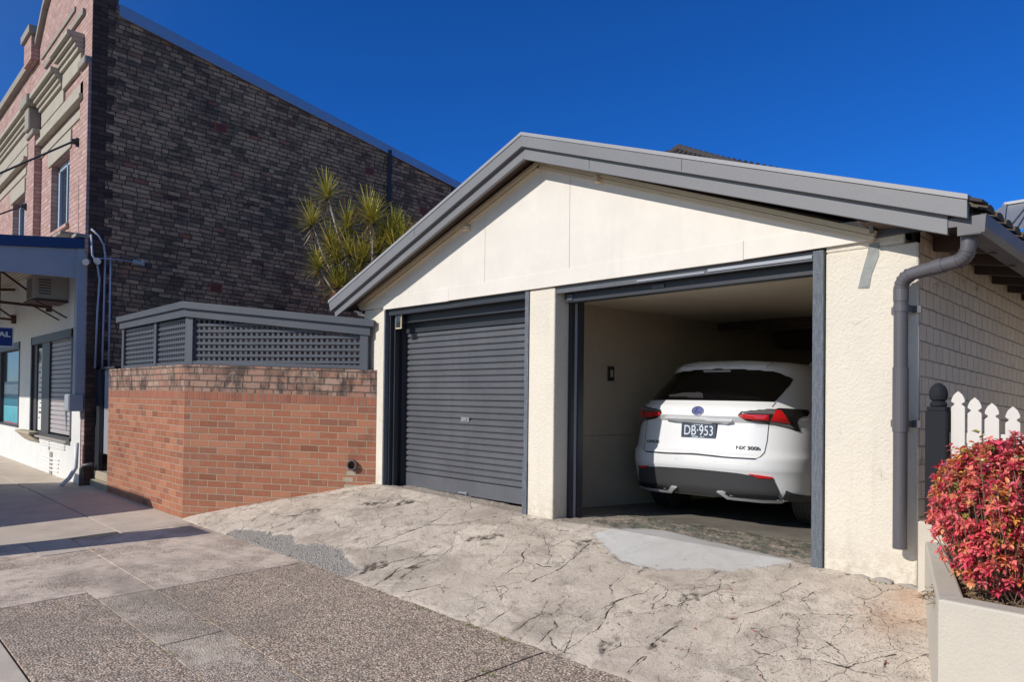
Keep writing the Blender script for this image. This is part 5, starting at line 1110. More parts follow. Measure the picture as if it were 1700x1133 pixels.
for k, (x, y, z, s_) in enumerate(hd):
    h = Vector((x, y, z)); fk = fork[1+(k % 2)]; mid = fk.lerp(h, .55)+Vector((0, 0, -.18*(fk-h).length)); mid2 = fk.lerp(h, .82)+Vector((0, 0, -.10*(fk-h).length))
    tk.tube([fk, mid, mid2, h+Vector((0, 0, .05))], [.028, .022, .018, .015], 6)
    lean = (h-mid2).normalized()*.6+Vector((0, 0, .5)); lean.normalize(); t1 = lean.orthogonal().normalized(); t2 = lean.cross(t1)
    for j in range(16):      # dead leaves hanging under the head
        a = rs.random()*2*PI; d0 = (Vector((math.cos(a), math.sin(a), 0))*(.35+.4*rs.random())+Vector((0, 0, -1))).normalized(); L_ = (.16+.16*rs.random())*s_; sd = d0.cross(Vector((math.cos(a+1.3), math.sin(a+1.3), 0))).normalized(); i = len(V2); b0 = h-lean*(.02+.12*rs.random()); cc_ = rs.choice([(.30, .22, .12), (.22, .15, .08), (.38, .30, .18)])
        for q in range(3):
            c_ = b0+d0*L_*q/2; ww = .008*(1-.4*q); V2 += [tuple(c_-sd*ww), tuple(c_+sd*ww)]; C2 += [(*cc_, 1)]*2
        F2 += [(i+2*q, i+2*q+1, i+2*q+3, i+2*q+2) for q in range(2)]
    for j in range(72):
        e = (j+.5)/72; a = j*2.39996; spread = .10+1.65*e**.8
        d0 = (lean*math.cos(spread)+(t1*math.cos(a)+t2*math.sin(a))*math.sin(spread)).normalized(); L_ = (.40+.10*rs.random())*s_; w = .0125
        col = rs.choice([(.40, .36, .045), (.52, .44, .07), (.22, .24, .03), (.60, .48, .12)]) if e < .8 else rs.choice([(.20, .18, .05), (.26, .19, .10), (.16, .16, .05)])
        if rs.random() < .03: col = (.42, .16, .04)
        b0 = h+lean*(.10*(1-e)); sd = d0.cross(Vector((0, 0, 1)));
        if sd.length < .05: sd = t1
        sd.normalize(); i = len(V2); prevc = b0
        for q in range(5):
            t = q/4; g_ = Vector((0, 0, -1))*(.22*L_*(t**2)*(e+.15)); c_ = b0+d0*L_*t+g_; ww = w*(1-.85*t)*(.75+.6*min(t*3, 1)*(1-t))+.001
            V2 += [tuple(c_-sd*ww), tuple(c_+sd*ww)]; C2 += [(*tuple(x_*(.85+.35*t) for x_ in col), 1)]*2
        F2 += [(i+2*q, i+2*q+1, i+2*q+3, i+2*q+2) for q in range(4)]
leaves_obj('leaf_rosettes', V2, F2, C2, 'spiky_leaf', drg)
tk.build('trunk', 'bark_pale', drg, smooth=True)
rebase(drg, root_)

# small weeds in the cracks
V3, F3, C3 = [], [], []
for (x, y, n) in ((-2.62, -.30, 14), (-2.9, -1.62, 20), (-2.3, -1.64, 30), (-1.75, -1.64, 26), (-1.35, -1.66, 34), (-5.4, -1.3, 10), (-3.9, -1.0, 12), (-4.3, -2.9, 8), (-3.15, -2.9, 16), (-2.7, -3.33, 22), (-1.06, -2.1, 26), (-1.06, -2.35, 18), (-6.0, -1.5, 8), (-1.85, -.72, 10), (-1.3, -1.05, 6), (-3.1, -.62, 10), (-2.55, -2.9, 12), (-3.0, -3.33, 8), (-1.9, -2.9, 8), (.35, -.05, 8)):
    t = max(0, min(1, (y+1.6)/1.6)); z0 = gplane(x, y) if y < -1.6 else -.007+(ztop(x)+.007)*(t+.04*math.sin(PI*t))
    for k in range(n):
        p = Vector((x+(rs.random()-.5)*.16, y+(rs.random()-.5)*.035, z0)); d = Vector((rs.random()-.5, rs.random()-.5, .55)); pleaf(p, d, .010+.016*rs.random(), .003, rs.choice([(.20, .24, .03), (.12, .17, .03), (.32, .30, .05)]), V3, F3, C3)
for k in range(46):
    x = .2+rs.random()*.9 if k < 34 else -1.5+rs.random()*1.6; y = -.2-rs.random()*1.35
    if x > .60+(-.04-y)*.30: continue
    t = max(0, min(1, (y+1.6)/1.6)); z0 = .004+(ztop(x)+.007)*(t+.04*math.sin(PI*t)); pleaf(Vector((x, y, z0)), Vector((rs.random()-.5, rs.random()-.5, .12)), .02+.012*rs.random(), .005, rs.choice([(.55, .06, .07), (.40, .05, .06), (.45, .28, .12)]), V3, F3, C3)
wd = leaves_obj('weeds', V3, F3, C3, 'spiky_leaf', None); tag(wd, kind='stuff')
mb = MB(); rs2 = random.Random(8)      # stone crumbs and dry leaf bits on the concrete
for k in range(420):
    x = -7+rs2.random()*7.4; y = -1.66+rs2.random()**2*1.6; t = max(0, min(1, (y+1.6)/1.6)); z0 = -.004+(ztop(x)+.007)*(t+.04*math.sin(PI*t)); s_ = .003+rs2.random()**3*.014
    if y < -1.56: z0 = .002
    P = [Vector((x+(rs2.random()-.5)*s_*2, y+(rs2.random()-.5)*s_*2, z0+rs2.random()*s_*1.2)) for _ in range(4)]
    mb.face([P[0], P[1], P[2]]); mb.face([P[0], P[2], P[3]]); mb.face([P[0], P[1], P[3]]); mb.face([P[1], P[2], P[3]])
tag(mb.build('gravel_bits', 'stone', recalc=False), kind='stuff')

# ================================================================== invented kerbside casters, unseen, whose shadows fall across the path
van = thing('delivery_van', 'white high roofed delivery van parked at the kerb behind the camera', 'van')
mb = MB(); vx0, vx1, vy0, vy1 = -14.9, -9.4, -7.45, -5.55
prof = [(vx1, .15), (vx1, 1.2), (vx1-.05, 2.45), (vx1-.25, 2.60), (vx0+1.5, 2.60), (vx0+.75, 1.55), (vx0+.1, 1.15), (vx0, .7), (vx0, .15)]
mb.prism([(x, vy1, z) for x, z in prof], (0, vy0-vy1, 0)); vb = mb.build('body', 'white', van, bevel=.06)
mb = MB(); mb.prism([(vx0+1.62, vy1+.004, 1.5), (vx0+2.5, vy1+.004, 1.5), (vx0+2.5, vy1+.004, 2.2), (vx0+1.72, vy1+.004, 2.2), (vx0+1.1, vy1+.004, 1.6)], (0, .004, 0)); mb.box(vx1, vx1+.01, vy0+.3, vy1-.3, 1.5, 2.1); mb.build('side_window', 'glass_dark', van)
for x in (vx0+1.0, vx1-1.1):
    for y in (vy1-.14, vy0+.14):
        mb = MB(); mb.lathe([(.18, -.10), (.33, -.11), (.36, -.07), (.36, .07), (.33, .11), (.18, .10)], (x, y, .10), 24, 'Y'); wh = mb.build('wheel', 'black', van)
        mb = MB(); mb.lathe([(.05, -.105), (.19, -.115), (.19, .115), (.05, .105)], (x, y, .10), 20, 'Y'); mb.build('rim', 'zinc', wh)
rebase(van, (-12.1, -6.5, -.25))
cab = thing('street_cabinet', 'grey metal utility cabinet standing by the kerb out of the photo', 'cabinet')  # invented for the narrow shadow it throws over the paving
mb = MB(); mb.box(-7.68, -7.10, -5.28, -5.02, -.12, 2.02); mb.build('cabinet_body', 'zinc', cab, bevel=.01)
mb = MB(); mb.box(-7.65, -7.13, -5.018, -5.012, -.02, 1.95); mb.box(-7.20, -7.17, -5.012, -4.99, .9, 1.1); mb.build('cabinet_door', 'light_grey', cab, bevel=.004)
mb = MB(); mb.box(-7.71, -7.07, -5.31, -4.99, 2.02, 2.06); mb.build('cabinet_cap', 'zinc', cab, bevel=.01)
rebase(cab, (-7.4, -5.15, -.12))
# ================================================================== CAR
M['car_white'] = None
def carpaint():
    m, nt, b = newmat('car_white'); g = N(nt); f, _ = g.noise(g.objc(), 900, 2, .5)
    nt.links.new(g.mix(f, (.70, .71, .73), (.80, .81, .82)), b.inputs['Base Color']); b.inputs['Roughness'].default_value = .32
    b.inputs['Coat Weight'].default_value = 1; b.inputs['Coat Roughness'].default_value = .03; return m
M['car_white'] = carpaint()
M['car_glass'] = flat('car_glass', (.003, .003, .004), .05, 0, 0, .5); M['car_black'] = flat('car_black', (.014, .014, .015), .18, 0, .6)
M['car_plastic'] = paint('car_plastic', (.050, .050, .054), .45, .05, .1, .1, 80)
M['lens_red'] = flat('lens_red', (.55, .008, .012), .12, 0, 1); M['lens_clear'] = flat('lens_clear', (.22, .21, .22), .15, .5, 1)
M['silver'] = flat('silver', (.60, .61, .63), .35, .4)
M['brake_lens'] = flat('brake_lens', (.42, .40, .41), .2); M['wiper_grey'] = flat('wiper_grey', (.035, .035, .037), .4); M['chrome'] = flat('chrome', (.75, .76, .78), .12, 1)
M['rubber'] = paint('rubber', (.040, .038, .037), .75, .1, .2, .3, 60); M['seam_dark'] = flat('seam_dark', (.03, .03, .032), .6)
M['emblem_blue'] = flat('emblem_blue', (.008, .025, .26), .35); M['plate_blue'] = flat('plate_blue', (.035, .05, .085), .4); M['plate_char'] = flat('plate_char', (.62, .66, .74), .5)
M['tread'] = paint('tread', (.03, .028, .027), .85, .2, .3, .3, 60)
CT = {'lampR':[(0.409,1.04),(0.446,1.08),(0.488,1.08),(0.53,1.09),(0.57,1.09),(0.608,1.1),(0.647,1.1),(0.686,1.11),(0.72,1.11),(0.755,1.11),(0.791,1.12),(0.828,1.12),(0.871,1.12),(0.917,1.12),(0.967,1.12),(1.02,1.12),(1.08,1.12),(1.15,1.12),(1.16,1.09),(1.11,1.06),(1.04,1.05),(0.98,1.03),(0.945,0.995),(0.944,0.954),(0.96,0.913),(0.93,0.915),(0.884,0.926),(0.842,0.938),(0.804,0.945),(0.766,0.952),(0.73,0.959),(0.695,0.965),(0.66,0.972),(0.622,0.976),(0.583,0.98),(0.545,0.984),(0.511,0.992),(0.476,1),(0.445,1.02)],
'lampR_red1':[(0.413,1.04),(0.461,1.05),(0.495,1.05),(0.528,1.05),(0.561,1.05),(0.594,1.05),(0.627,1.05),(0.659,1.05),(0.692,1.05),(0.679,1.01),(0.639,1.01),(0.599,1.01),(0.558,1.01),(0.514,1.02),(0.468,1.02)],
'lampR_red2':[(0.696,1.01),(0.73,1.05),(0.758,1.1),(0.808,1.1),(0.826,1.07),(0.845,1.04),(0.858,1.01),(0.867,0.988),(0.829,0.991),(0.794,0.994),(0.761,0.999),(0.728,1)],
'lampR_clear':[(0.451,1.07),(0.485,1.08),(0.519,1.08),(0.552,1.08),(0.586,1.09),(0.619,1.09),(0.652,1.1),(0.685,1.1),(0.719,1.1),(0.753,1.1),(0.744,1.06),(0.709,1.06),(0.675,1.06),(0.642,1.06),(0.608,1.06),(0.574,1.06),(0.54,1.06),(0.506,1.06),(0.471,1.05)],
'lampR_low':[(0.682,0.999),(0.714,0.996),(0.746,0.992),(0.779,0.989),(0.813,0.985),(0.848,0.982),(0.868,0.959),(0.895,0.935),(0.855,0.941),(0.816,0.948),(0.779,0.954),(0.743,0.96),(0.708,0.967),(0.674,0.973)],
'reflR':[(0.518,0.507),(0.552,0.504),(0.585,0.501),(0.618,0.499),(0.651,0.496),(0.684,0.493),(0.717,0.49),(0.724,0.475),(0.684,0.474),(0.644,0.474),(0.604,0.473),(0.575,0.484),(0.547,0.496)],
'trimR':[(0.214,0.322),(0.272,0.327),(0.322,0.297),(0.359,0.297),(0.396,0.298),(0.432,0.298),(0.468,0.298),(0.503,0.299),(0.537,0.299),(0.572,0.298),(0.606,0.298),(0.639,0.298),(0.673,0.297),(0.707,0.296),(0.741,0.295),(0.776,0.294),(0.813,0.28),(0.789,0.267),(0.754,0.266),(0.72,0.264),(0.686,0.263),(0.652,0.261),(0.618,0.259),(0.584,0.26),(0.549,0.261),(0.515,0.262),(0.48,0.263),(0.444,0.263),(0.408,0.264),(0.371,0.264),(0.334,0.264),(0.296,0.265),(0.271,0.284),(0.242,0.303)],
'trimRin':[(0.293,0.313),(0.342,0.318),(0.39,0.323),(0.426,0.322),(0.461,0.322),(0.497,0.322),(0.531,0.321),(0.565,0.32),(0.599,0.32),(0.633,0.319),(0.667,0.317),(0.7,0.316),(0.735,0.315),(0.769,0.313),(0.775,0.291),(0.737,0.29),(0.698,0.29),(0.66,0.289),(0.622,0.287),(0.588,0.288),(0.553,0.289),(0.517,0.289),(0.482,0.29),(0.446,0.29),(0.409,0.29),(0.371,0.29),(0.333,0.29)],
'skirt':[(0.809,0.366),(0.847,0.357),(0.888,0.348),(0.931,0.338),(0.977,0.33),(1.03,0.321),(1.08,0.311),(1.15,0.301),(1.22,0.289),(1.23,0.24),(1.15,0.244),(1.08,0.246),(1.02,0.248),(0.968,0.248),(0.917,0.254),(0.871,0.259),(0.828,0.263),(0.822,0.299),(0.815,0.333)],
'brake':[(-0.209,1.5),(-0.152,1.5),(-0.095,1.5),(-0.04,1.5),(0.015,1.5),(0.069,1.5),(0.123,1.5),(0.176,1.5),(0.185,1.48),(0.134,1.48),(0.083,1.48),(0.03,1.48),(-0.023,1.48),(-0.076,1.48),(-0.13,1.48),(-0.185,1.48)],
'garnish':[(-0.374,1.01),(-0.323,1.01),(-0.273,1.01),(-0.225,1.01),(-0.178,1.01),(-0.132,1.01),(-0.092,1.01),(-0.053,1.01),(-0.014,1.01),(0.025,1.01),(0.063,1.01),(0.101,1),(0.139,1),(0.181,1),(0.223,1),(0.264,1),(0.304,1),(0.344,1),(0.286,0.971),(0.247,0.97),(0.207,0.97),(0.166,0.969),(0.123,0.971),(0.079,0.972),(0.035,0.973),(-0.01,0.975),(-0.055,0.976),(-0.099,0.979),(-0.142,0.981),(-0.187,0.983),(-0.232,0.986),(-0.278,0.989),(-0.325,1)],
'wiper':[(-0.471,1.22),(-0.423,1.23),(-0.377,1.23),(-0.332,1.24),(-0.281,1.25),(-0.231,1.25),(-0.182,1.25),(-0.134,1.25),(-0.087,1.26),(-0.031,1.24),(0.002,1.2),(-0.063,1.2),(-0.112,1.2),(-0.163,1.2),(-0.214,1.21),(-0.262,1.21),(-0.311,1.21),(-0.362,1.21),(-0.415,1.21)],
'lowgroove':[(0.039,0.66),(0.08,0.659),(0.12,0.658),(0.16,0.657),(0.2,0.656),(0.239,0.654),(0.277,0.653),(0.315,0.652),(0.35,0.652),(0.385,0.652),(0.418,0.652),(0.452,0.652),(0.485,0.651),(0.517,0.651),(0.55,0.651),(0.581,0.651),(0.575,0.638),(0.539,0.638),(0.503,0.638),(0.467,0.638),(0.43,0.638),(0.393,0.637),(0.354,0.637),(0.316,0.637),(0.281,0.638),(0.246,0.639),(0.211,0.64),(0.175,0.641),(0.139,0.643),(0.103,0.644),(0.066,0.645),(0.028,0.646),(-0.028,0.646),(-0.066,0.645),(-0.103,0.644),(-0.139,0.643),(-0.175,0.641),(-0.211,0.64),(-0.246,0.639),(-0.281,0.638),(-0.316,0.637),(-0.354,0.637),(-0.393,0.637),(-0.43,0.638),(-0.467,0.638),(-0.503,0.638),(-0.539,0.638),(-0.575,0.638),(-0.581,0.651),(-0.55,0.651),(-0.517,0.651),(-0.485,0.651),(-0.452,0.652),(-0.418,0.652),(-0.385,0.652),(-0.35,0.652),(-0.315,0.652),(-0.277,0.653),(-0.239,0.654),(-0.2,0.656),(-0.16,0.657),(-0.12,0.658),(-0.08,0.659),(-0.039,0.66)],
'badge':[(-0.026,1.07)],
'plateC':[(-0.006,0.88)],
'lex':[(-0.603,0.748),(-0.418,0.747)],
'nx':[(0.377,0.739),(0.595,0.736)],
'window':[(0.032,1.52),(0.088,1.51),(0.144,1.51),(0.198,1.51),(0.251,1.51),(0.303,1.51),(0.354,1.51),(0.403,1.5),(0.452,1.5),(0.5,1.5),(0.548,1.5),(0.595,1.49),(0.64,1.49),(0.686,1.49),(0.732,1.48),(0.776,1.47),(0.821,1.45),(0.867,1.44),(0.92,1.42),(0.891,1.36),(0.867,1.33),(0.843,1.3),(0.822,1.27),(0.798,1.24),(0.775,1.21),(0.753,1.18),(0.715,1.18),(0.679,1.18),(0.642,1.18),(0.605,1.18),(0.568,1.18),(0.531,1.18),(0.493,1.18),(0.454,1.18),(0.415,1.18),(0.375,1.18),(0.335,1.18),(0.295,1.18),(0.253,1.18),(0.211,1.18),(0.168,1.18),(0.124,1.18),(0.08,1.18),(0.036,1.18),(-0.036,1.18),(-0.08,1.18),(-0.124,1.18),(-0.168,1.18),(-0.211,1.18),(-0.253,1.18),(-0.295,1.18),(-0.335,1.18),(-0.375,1.18),(-0.415,1.18),(-0.454,1.18),(-0.493,1.18),(-0.531,1.18),(-0.568,1.18),(-0.605,1.18),(-0.642,1.18),(-0.679,1.18),(-0.715,1.18),(-0.753,1.18),(-0.775,1.21),(-0.798,1.24),(-0.822,1.27),(-0.843,1.3),(-0.867,1.33),(-0.891,1.36),(-0.92,1.42),(-0.867,1.44),(-0.821,1.45),(-0.776,1.47),(-0.732,1.48),(-0.686,1.49),(-0.64,1.49),(-0.595,1.49),(-0.548,1.5),(-0.5,1.5),(-0.452,1.5),(-0.403,1.5),(-0.354,1.51),(-0.303,1.51),(-0.251,1.51),(-0.198,1.51),(-0.144,1.51),(-0.088,1.51),(-0.032,1.52)],
'bumper':[(0.032,0.511),(0.071,0.511),(0.11,0.51),(0.148,0.509),(0.186,0.509),(0.224,0.508),(0.261,0.507),(0.297,0.507),(0.333,0.506),(0.368,0.505),(0.403,0.504),(0.44,0.501),(0.476,0.497),(0.513,0.494),(0.548,0.491),(0.584,0.488),(0.619,0.485),(0.654,0.482),(0.689,0.479),(0.724,0.476),(0.74,0.439),(0.755,0.402),(0.771,0.364),(0.783,0.331),(0.793,0.298),(0.804,0.262),(0.787,0.299),(0.77,0.334),(0.736,0.334),(0.702,0.334),(0.668,0.334),(0.634,0.334),(0.601,0.333),(0.567,0.332),(0.532,0.332),(0.498,0.331),(0.463,0.33),(0.427,0.329),(0.391,0.328),(0.344,0.327),(0.296,0.326),(0.232,0.328),(0.192,0.329),(0.152,0.33),(0.112,0.331),(0.071,0.332),(0.03,0.333),(-0.03,0.333),(-0.071,0.332),(-0.112,0.331),(-0.152,0.33),(-0.192,0.329),(-0.232,0.328),(-0.296,0.326),(-0.344,0.327),(-0.391,0.328),(-0.427,0.329),(-0.463,0.33),(-0.498,0.331),(-0.532,0.332),(-0.567,0.332),(-0.601,0.333),(-0.634,0.334),(-0.668,0.334),(-0.702,0.334),(-0.736,0.334),(-0.77,0.334),(-0.787,0.299),(-0.804,0.262),(-0.793,0.298),(-0.783,0.331),(-0.771,0.364),(-0.755,0.402),(-0.74,0.439),(-0.724,0.476),(-0.689,0.479),(-0.654,0.482),(-0.619,0.485),(-0.584,0.488),(-0.548,0.491),(-0.513,0.494),(-0.476,0.497),(-0.44,0.501),(-0.403,0.504),(-0.368,0.505),(-0.333,0.506),(-0.297,0.507),(-0.261,0.507),(-0.224,0.508),(-0.186,0.509),(-0.148,0.509),(-0.11,0.51),(-0.071,0.511),(-0.032,0.511)],
'seam':[(0.769,1.18),(0.738,1.14),(0.726,1.1),(0.715,1.07),(0.704,1.03),(0.681,0.999),(0.661,0.965),(0.658,0.927),(0.656,0.888),(0.654,0.85),(0.653,0.812),(0.648,0.779),(0.643,0.746),(0.639,0.713),(0.62,0.666),(0.582,0.645),(0.55,0.645),(0.517,0.646),(0.485,0.646),(0.452,0.646),(0.419,0.647),(0.385,0.647),(0.35,0.647),(0.315,0.647),(0.281,0.649),(0.246,0.65),(0.211,0.651),(0.175,0.652),(0.139,0.654),(0.102,0.655),(0.065,0.656),(0.028,0.657)]}
WT = [.20, .28, .34, .50, .54, .66, .70, .85, .97, 1.03, 1.12, 1.16, 1.44, 1.49, 1.54, 1.59, 1.63]
YR = [.20, .10, .06, .02, .00, .00, .045, .07, .088, .03, .06, .10, .40, .425, .44, .52, .85]
HW = [.88, .92, .935, .945, .945, .945, .945, .94, .93, .92, .885, .855, .745, .725, .70, .655, .56]
_t = np.linspace(0, np.pi/2, 400); _a = np.sin(_t)**(2/3.2); _b = 1-np.cos(_t)**(2/3.2)
_s = np.concatenate([[0], np.cumsum(np.hypot(np.diff(_a)*.92, np.diff(_b)*.8))]); SL = float(_s[-1])
def cpos(s, w, off=0.0):
    def q(s, w):
        y = np.interp(w, WT, YR); W = np.interp(w, WT, HW); k = abs(s); a = np.interp(k, _s, _a); b2 = np.interp(k, _s, _b)
        return Vector(((1 if s >= 0 else -1)*W*a, y+.8*b2+max(0, k-SL), w))
    p = q(s, w)
    if off:
        e = 1e-3; ds = q(s+e, w)-q(s-e, w); dw = q(s, w+e)-q(s, w-e); n = ds.cross(dw)
        if n.length > 0: p = p+n.normalized()*off
    return p
car = thing('parked_car', 'white compact SUV parked nose in inside the open garage bay', 'car')
def arch(v, w, z):
    for c_ in (.97, 3.63):
        r = .40
        if abs(v-c_) < r: z = max(z, .36+math.sqrt(r*r-(v-c_)**2))
    return z
levels = [.26, .28, .30, .32, .34, .37, .40, .45, .50, .525, .54, .58, .62, .655, .675, .70, .74, .80, .86, .92, .97, 1.0, 1.03, 1.06, 1.09, 1.12, 1.14, 1.16, 1.22, 1.30, 1.38, 1.44, 1.465, 1.49, 1.515, 1.54, 1.565, 1.59, 1.61, 1.63]
def vfront(w): return np.interp(w, [.26, .5, .9, 1.02, 1.10, 1.16, 1.44, 1.59, 1.63], [4.45, 4.62, 4.55, 4.35, 3.7, 3.45, 2.85, 2.35, 2.0])
ss_ = list(np.linspace(0, SL, 34)); mb = MB(); rows = []
for w in levels:
    half = [cpos(s, w) for s in ss_]; W = half[-1].x; v0 = half[-1].y; vf = float(vfront(w))
    side = [Vector((W*(1-.0*(t**2)), v0+(vf-.55-v0)*t, w)) for t in np.linspace(0, 1, 44)[1:]]
    fr = [Vector((W*math.cos(a)**.6 if a < 1.5707 else 0, vf-.55+.55*math.sin(a)**.8, w)) for a in np.linspace(0, PI/2, 9)[1:]]
    h = half+side+fr
    h2 = []
    for p in h:
        z = p.z
        if abs(p.x) > .6 and z < .80 and .4 < p.y < 4.2: z = arch(p.y, w, z)
        h2.append(Vector((p.x, p.y, z)))
    full = h2+[Vector((-p.x, p.y, p.z)) for p in reversed(h2[1:-1])]
    rows.append([mb.vert(p) for p in full])
n = len(rows[0])
for r0, r1 in zip(rows[:-1], rows[1:]):
    for k in range(n): mb.f.append((r0[k], r0[(k+1) % n], r1[(k+1) % n], r1[k])); mb.mi.append(0)
# crowned roof: shrink the last ring inwards
cen = Vector((0, 1.75, 0)); last = rows[-1]
for j, (sc, z) in enumerate(((.86, 1.645), (.6, 1.660), (.3, 1.667))):
    ring_ = []
    for i in rows[-1]:
        p = Vector(mb.v[i]); ring_.append(mb.vert((p.x*sc, cen.y+(p.y-cen.y)*sc, z)))
    for k in range(n): mb.f.append((last[k], last[(k+1) % n], ring_[(k+1) % n], ring_[k])); mb.mi.append(0)
    last = ring_
mb.f.append(tuple(last)); mb.mi.append(0)
body = mb.build('body', 'car_white', car, smooth=True)
em = body.modifiers.new('edge', 'EDGE_SPLIT'); em.split_angle = R_(50)
mb = MB(); mb.box(-.80, .80, .30, 4.2, .27, .34); mb.build('underfloor', 'black', car)
def patch(name, poly, off, mat, parent, th=0.0, step=.03, smooth=True):
    """skin laid on the body: polygon in (girth, height)"""
    pts = [Vector(p) for p in poly]; nb = len(pts)
    x0, x1 = min(p.x for p in pts), max(p.x for p in pts); y0, y1 = min(p.y for p in pts), max(p.y for p in pts)
    def ins(x, y):
        c_ = False
        for i in range(nb):
            a, b2 = pts[i], pts[(i+1) % nb]
            if (a.y > y) != (b2.y > y) and x < (b2.x-a.x)*(y-a.y)/(b2.y-a.y)+a.x: c_ = not c_
        return c_
    extra = []; x = x0+step/2
    while x < x1:
        y = y0+step/2
        while y < y1:
            if ins(x, y) and min((Vector((x, y))-p).length for p in pts) > step*.35: extra.append(Vector((x, y)))
            y += step*.6
        x += step
    ed = [(i, (i+1) % nb) for i in range(nb)]
    vs, es, fs, *_ = geometry.delaunay_2d_cdt(pts+extra, ed, [], 1, 1e-5)
    mb = MB(); 
    for v in vs: mb.vert(cpos(v.x, v.y, off))
    for f in fs: mb.f.append(tuple(f)); mb.mi.append(0)
    cnt_ = {}
    for f in fs:
        for k in range(len(f)):
            e = (f[k], f[(k+1) % len(f)]); cnt_[e] = 1
    i0 = len(mb.v)
    for v in vs: mb.vert(cpos(v.x, v.y, -.012))
    for (a, b2) in list(cnt_):
        if (b2, a) not in cnt_: mb.f.append((a, b2, i0+b2, i0+a)); mb.mi.append(0)
    o = mb.build(name, mat, parent, smooth=smooth, recalc=False); m_ = o.modifiers.new('edge', 'EDGE_SPLIT'); m_.split_angle = R_(40)
    return o
CT['bumper'] = [(a, .262) if (b2 < .37 and abs(a) < .76) else (a, b2) for a, b2 in CT['bumper']]
mir = lambda l: [(-a, b2) for a, b2 in reversed(l)]
patch('rear_window', CT['window'], .005, 'car_glass', car)
patch('rear_bumper', CT['bumper'], .008, 'car_plastic', car)
for sgn in (1, -1):
    f = (lambda l: l) if sgn > 0 else mir
    t = patch('tail_light', f(CT['lampR']), .007, 'car_black', car)
    patch('red_lens', f(CT['lampR_red1']), .013, 'lens_red', t); patch('red_lens', f(CT['lampR_red2']), .013, 'lens_red', t)
    patch('clear_lens', f(CT['lampR_clear']), .012, 'lens_clear', t); patch('lower_lens', f(CT['lampR_low']), .011, 'lens_clear', t)
    patch('reflector', f(CT['reflR']), .016, 'lens_red', car)
    t = patch('exhaust_trim', f(CT['trimR']), .030, 'silver', car); patch('exhaust_mesh', f(CT['trimRin']), .034, 'black', t)
    i_ = CT['trimRin']; wlo = min(b2 for a, b2 in i_); 
    patch('trim_bar', f([(.34, .302), (.76, .292), (.76, .298), (.34, .308)]), .038, 'silver', t)
gb = patch('boot_garnish', CT['garnish'], .030, 'silver', car)
patch('spoiler', [(-.62, 1.522), (-.3, 1.532), (0, 1.535), (.3, 1.532), (.62, 1.522), (.68, 1.575), (.35, 1.595), (0, 1.60), (-.35, 1.595), (-.68, 1.575)], .014, 'car_white', car)
patch('groove', CT['lowgroove'], .004, 'seam_dark', car)
patch('brake_light', CT['brake'], .012, 'brake_lens', car)
wp_ = patch('rear_wiper', CT['wiper'], .016, 'wiper_grey', car)
def strip(name, line, w, off, mat, parent):
    mb = MB(); P = [Vector(p) for p in line]
    for k, p in enumerate(P):
        d = (P[min(k+1, len(P)-1)]-P[max(k-1, 0)]).normalized(); nn = Vector((-d.y, d.x))*w/2
        mb.vert(cpos(*(p+nn), off)); mb.vert(cpos(*(p-nn), off))
    for k in range(len(P)-1): mb.f.append((2*k, 2*k+1, 2*k+3, 2*k+2)); mb.mi.append(0)
    mb.build(name, mat, parent, recalc=False)
sm = [p for p in CT['seam'] if p[0] > .02]
strip('panel_gap', sm, .007, .003, 'seam_dark', body); strip('panel_gap', mir(sm), .007, .003, 'seam_dark', body)
# fuel-side shut line and door glass on the right side, wheels, rails
def sidepatch(name, poly, mat, off=.006):
    mb = MB()
    P = []
    for v, w in poly: P.append(cpos(SL+max(0.0, v-.8-np.interp(w, WT, YR)), w, 0)+Vector((off, 0, 0)))
    for sg_ in (1, -1):
        mb.prism([(p.x*sg_, p.y, p.z) for p in P], (-.01*sg_, 0, 0))
    return mb.build(name, mat, car)
sidepatch('side_window', [(1.42, 1.17), (1.30, 1.20), (1.52, 1.42), (1.60, 1.46), (2.5, 1.50), (2.5, 1.14)], 'car_glass')
sidepatch('side_window', [(2.56, 1.14), (2.56, 1.50), (2.9, 1.44), (3.45, 1.14)], 'car_glass')
for sg_ in (1, -1):
    mb = MB(); mb.tube([(sg_*.60, 1.25, 1.60), (sg_*.605, 1.40, 1.665), (sg_*.60, 1.9, 1.685), (sg_*.58, 2.6, 1.67), (sg_*.56, 2.8, 1.60)], [.012, .016, .017, .016, .01], 8)
    mb.build('roof_rail', 'silver', car, smooth=True)
for sg_ in (1, -1):
    mb = MB(); mb.prism([(sg_*.93, 3.15, 1.08), (sg_*1.08, 3.18, 1.08), (sg_*1.10, 3.2, 1.22), (sg_*.98, 3.2, 1.24)], (0, .10, 0))
    mb.build('wing_mirror', 'car_white', car, bevel=.03)
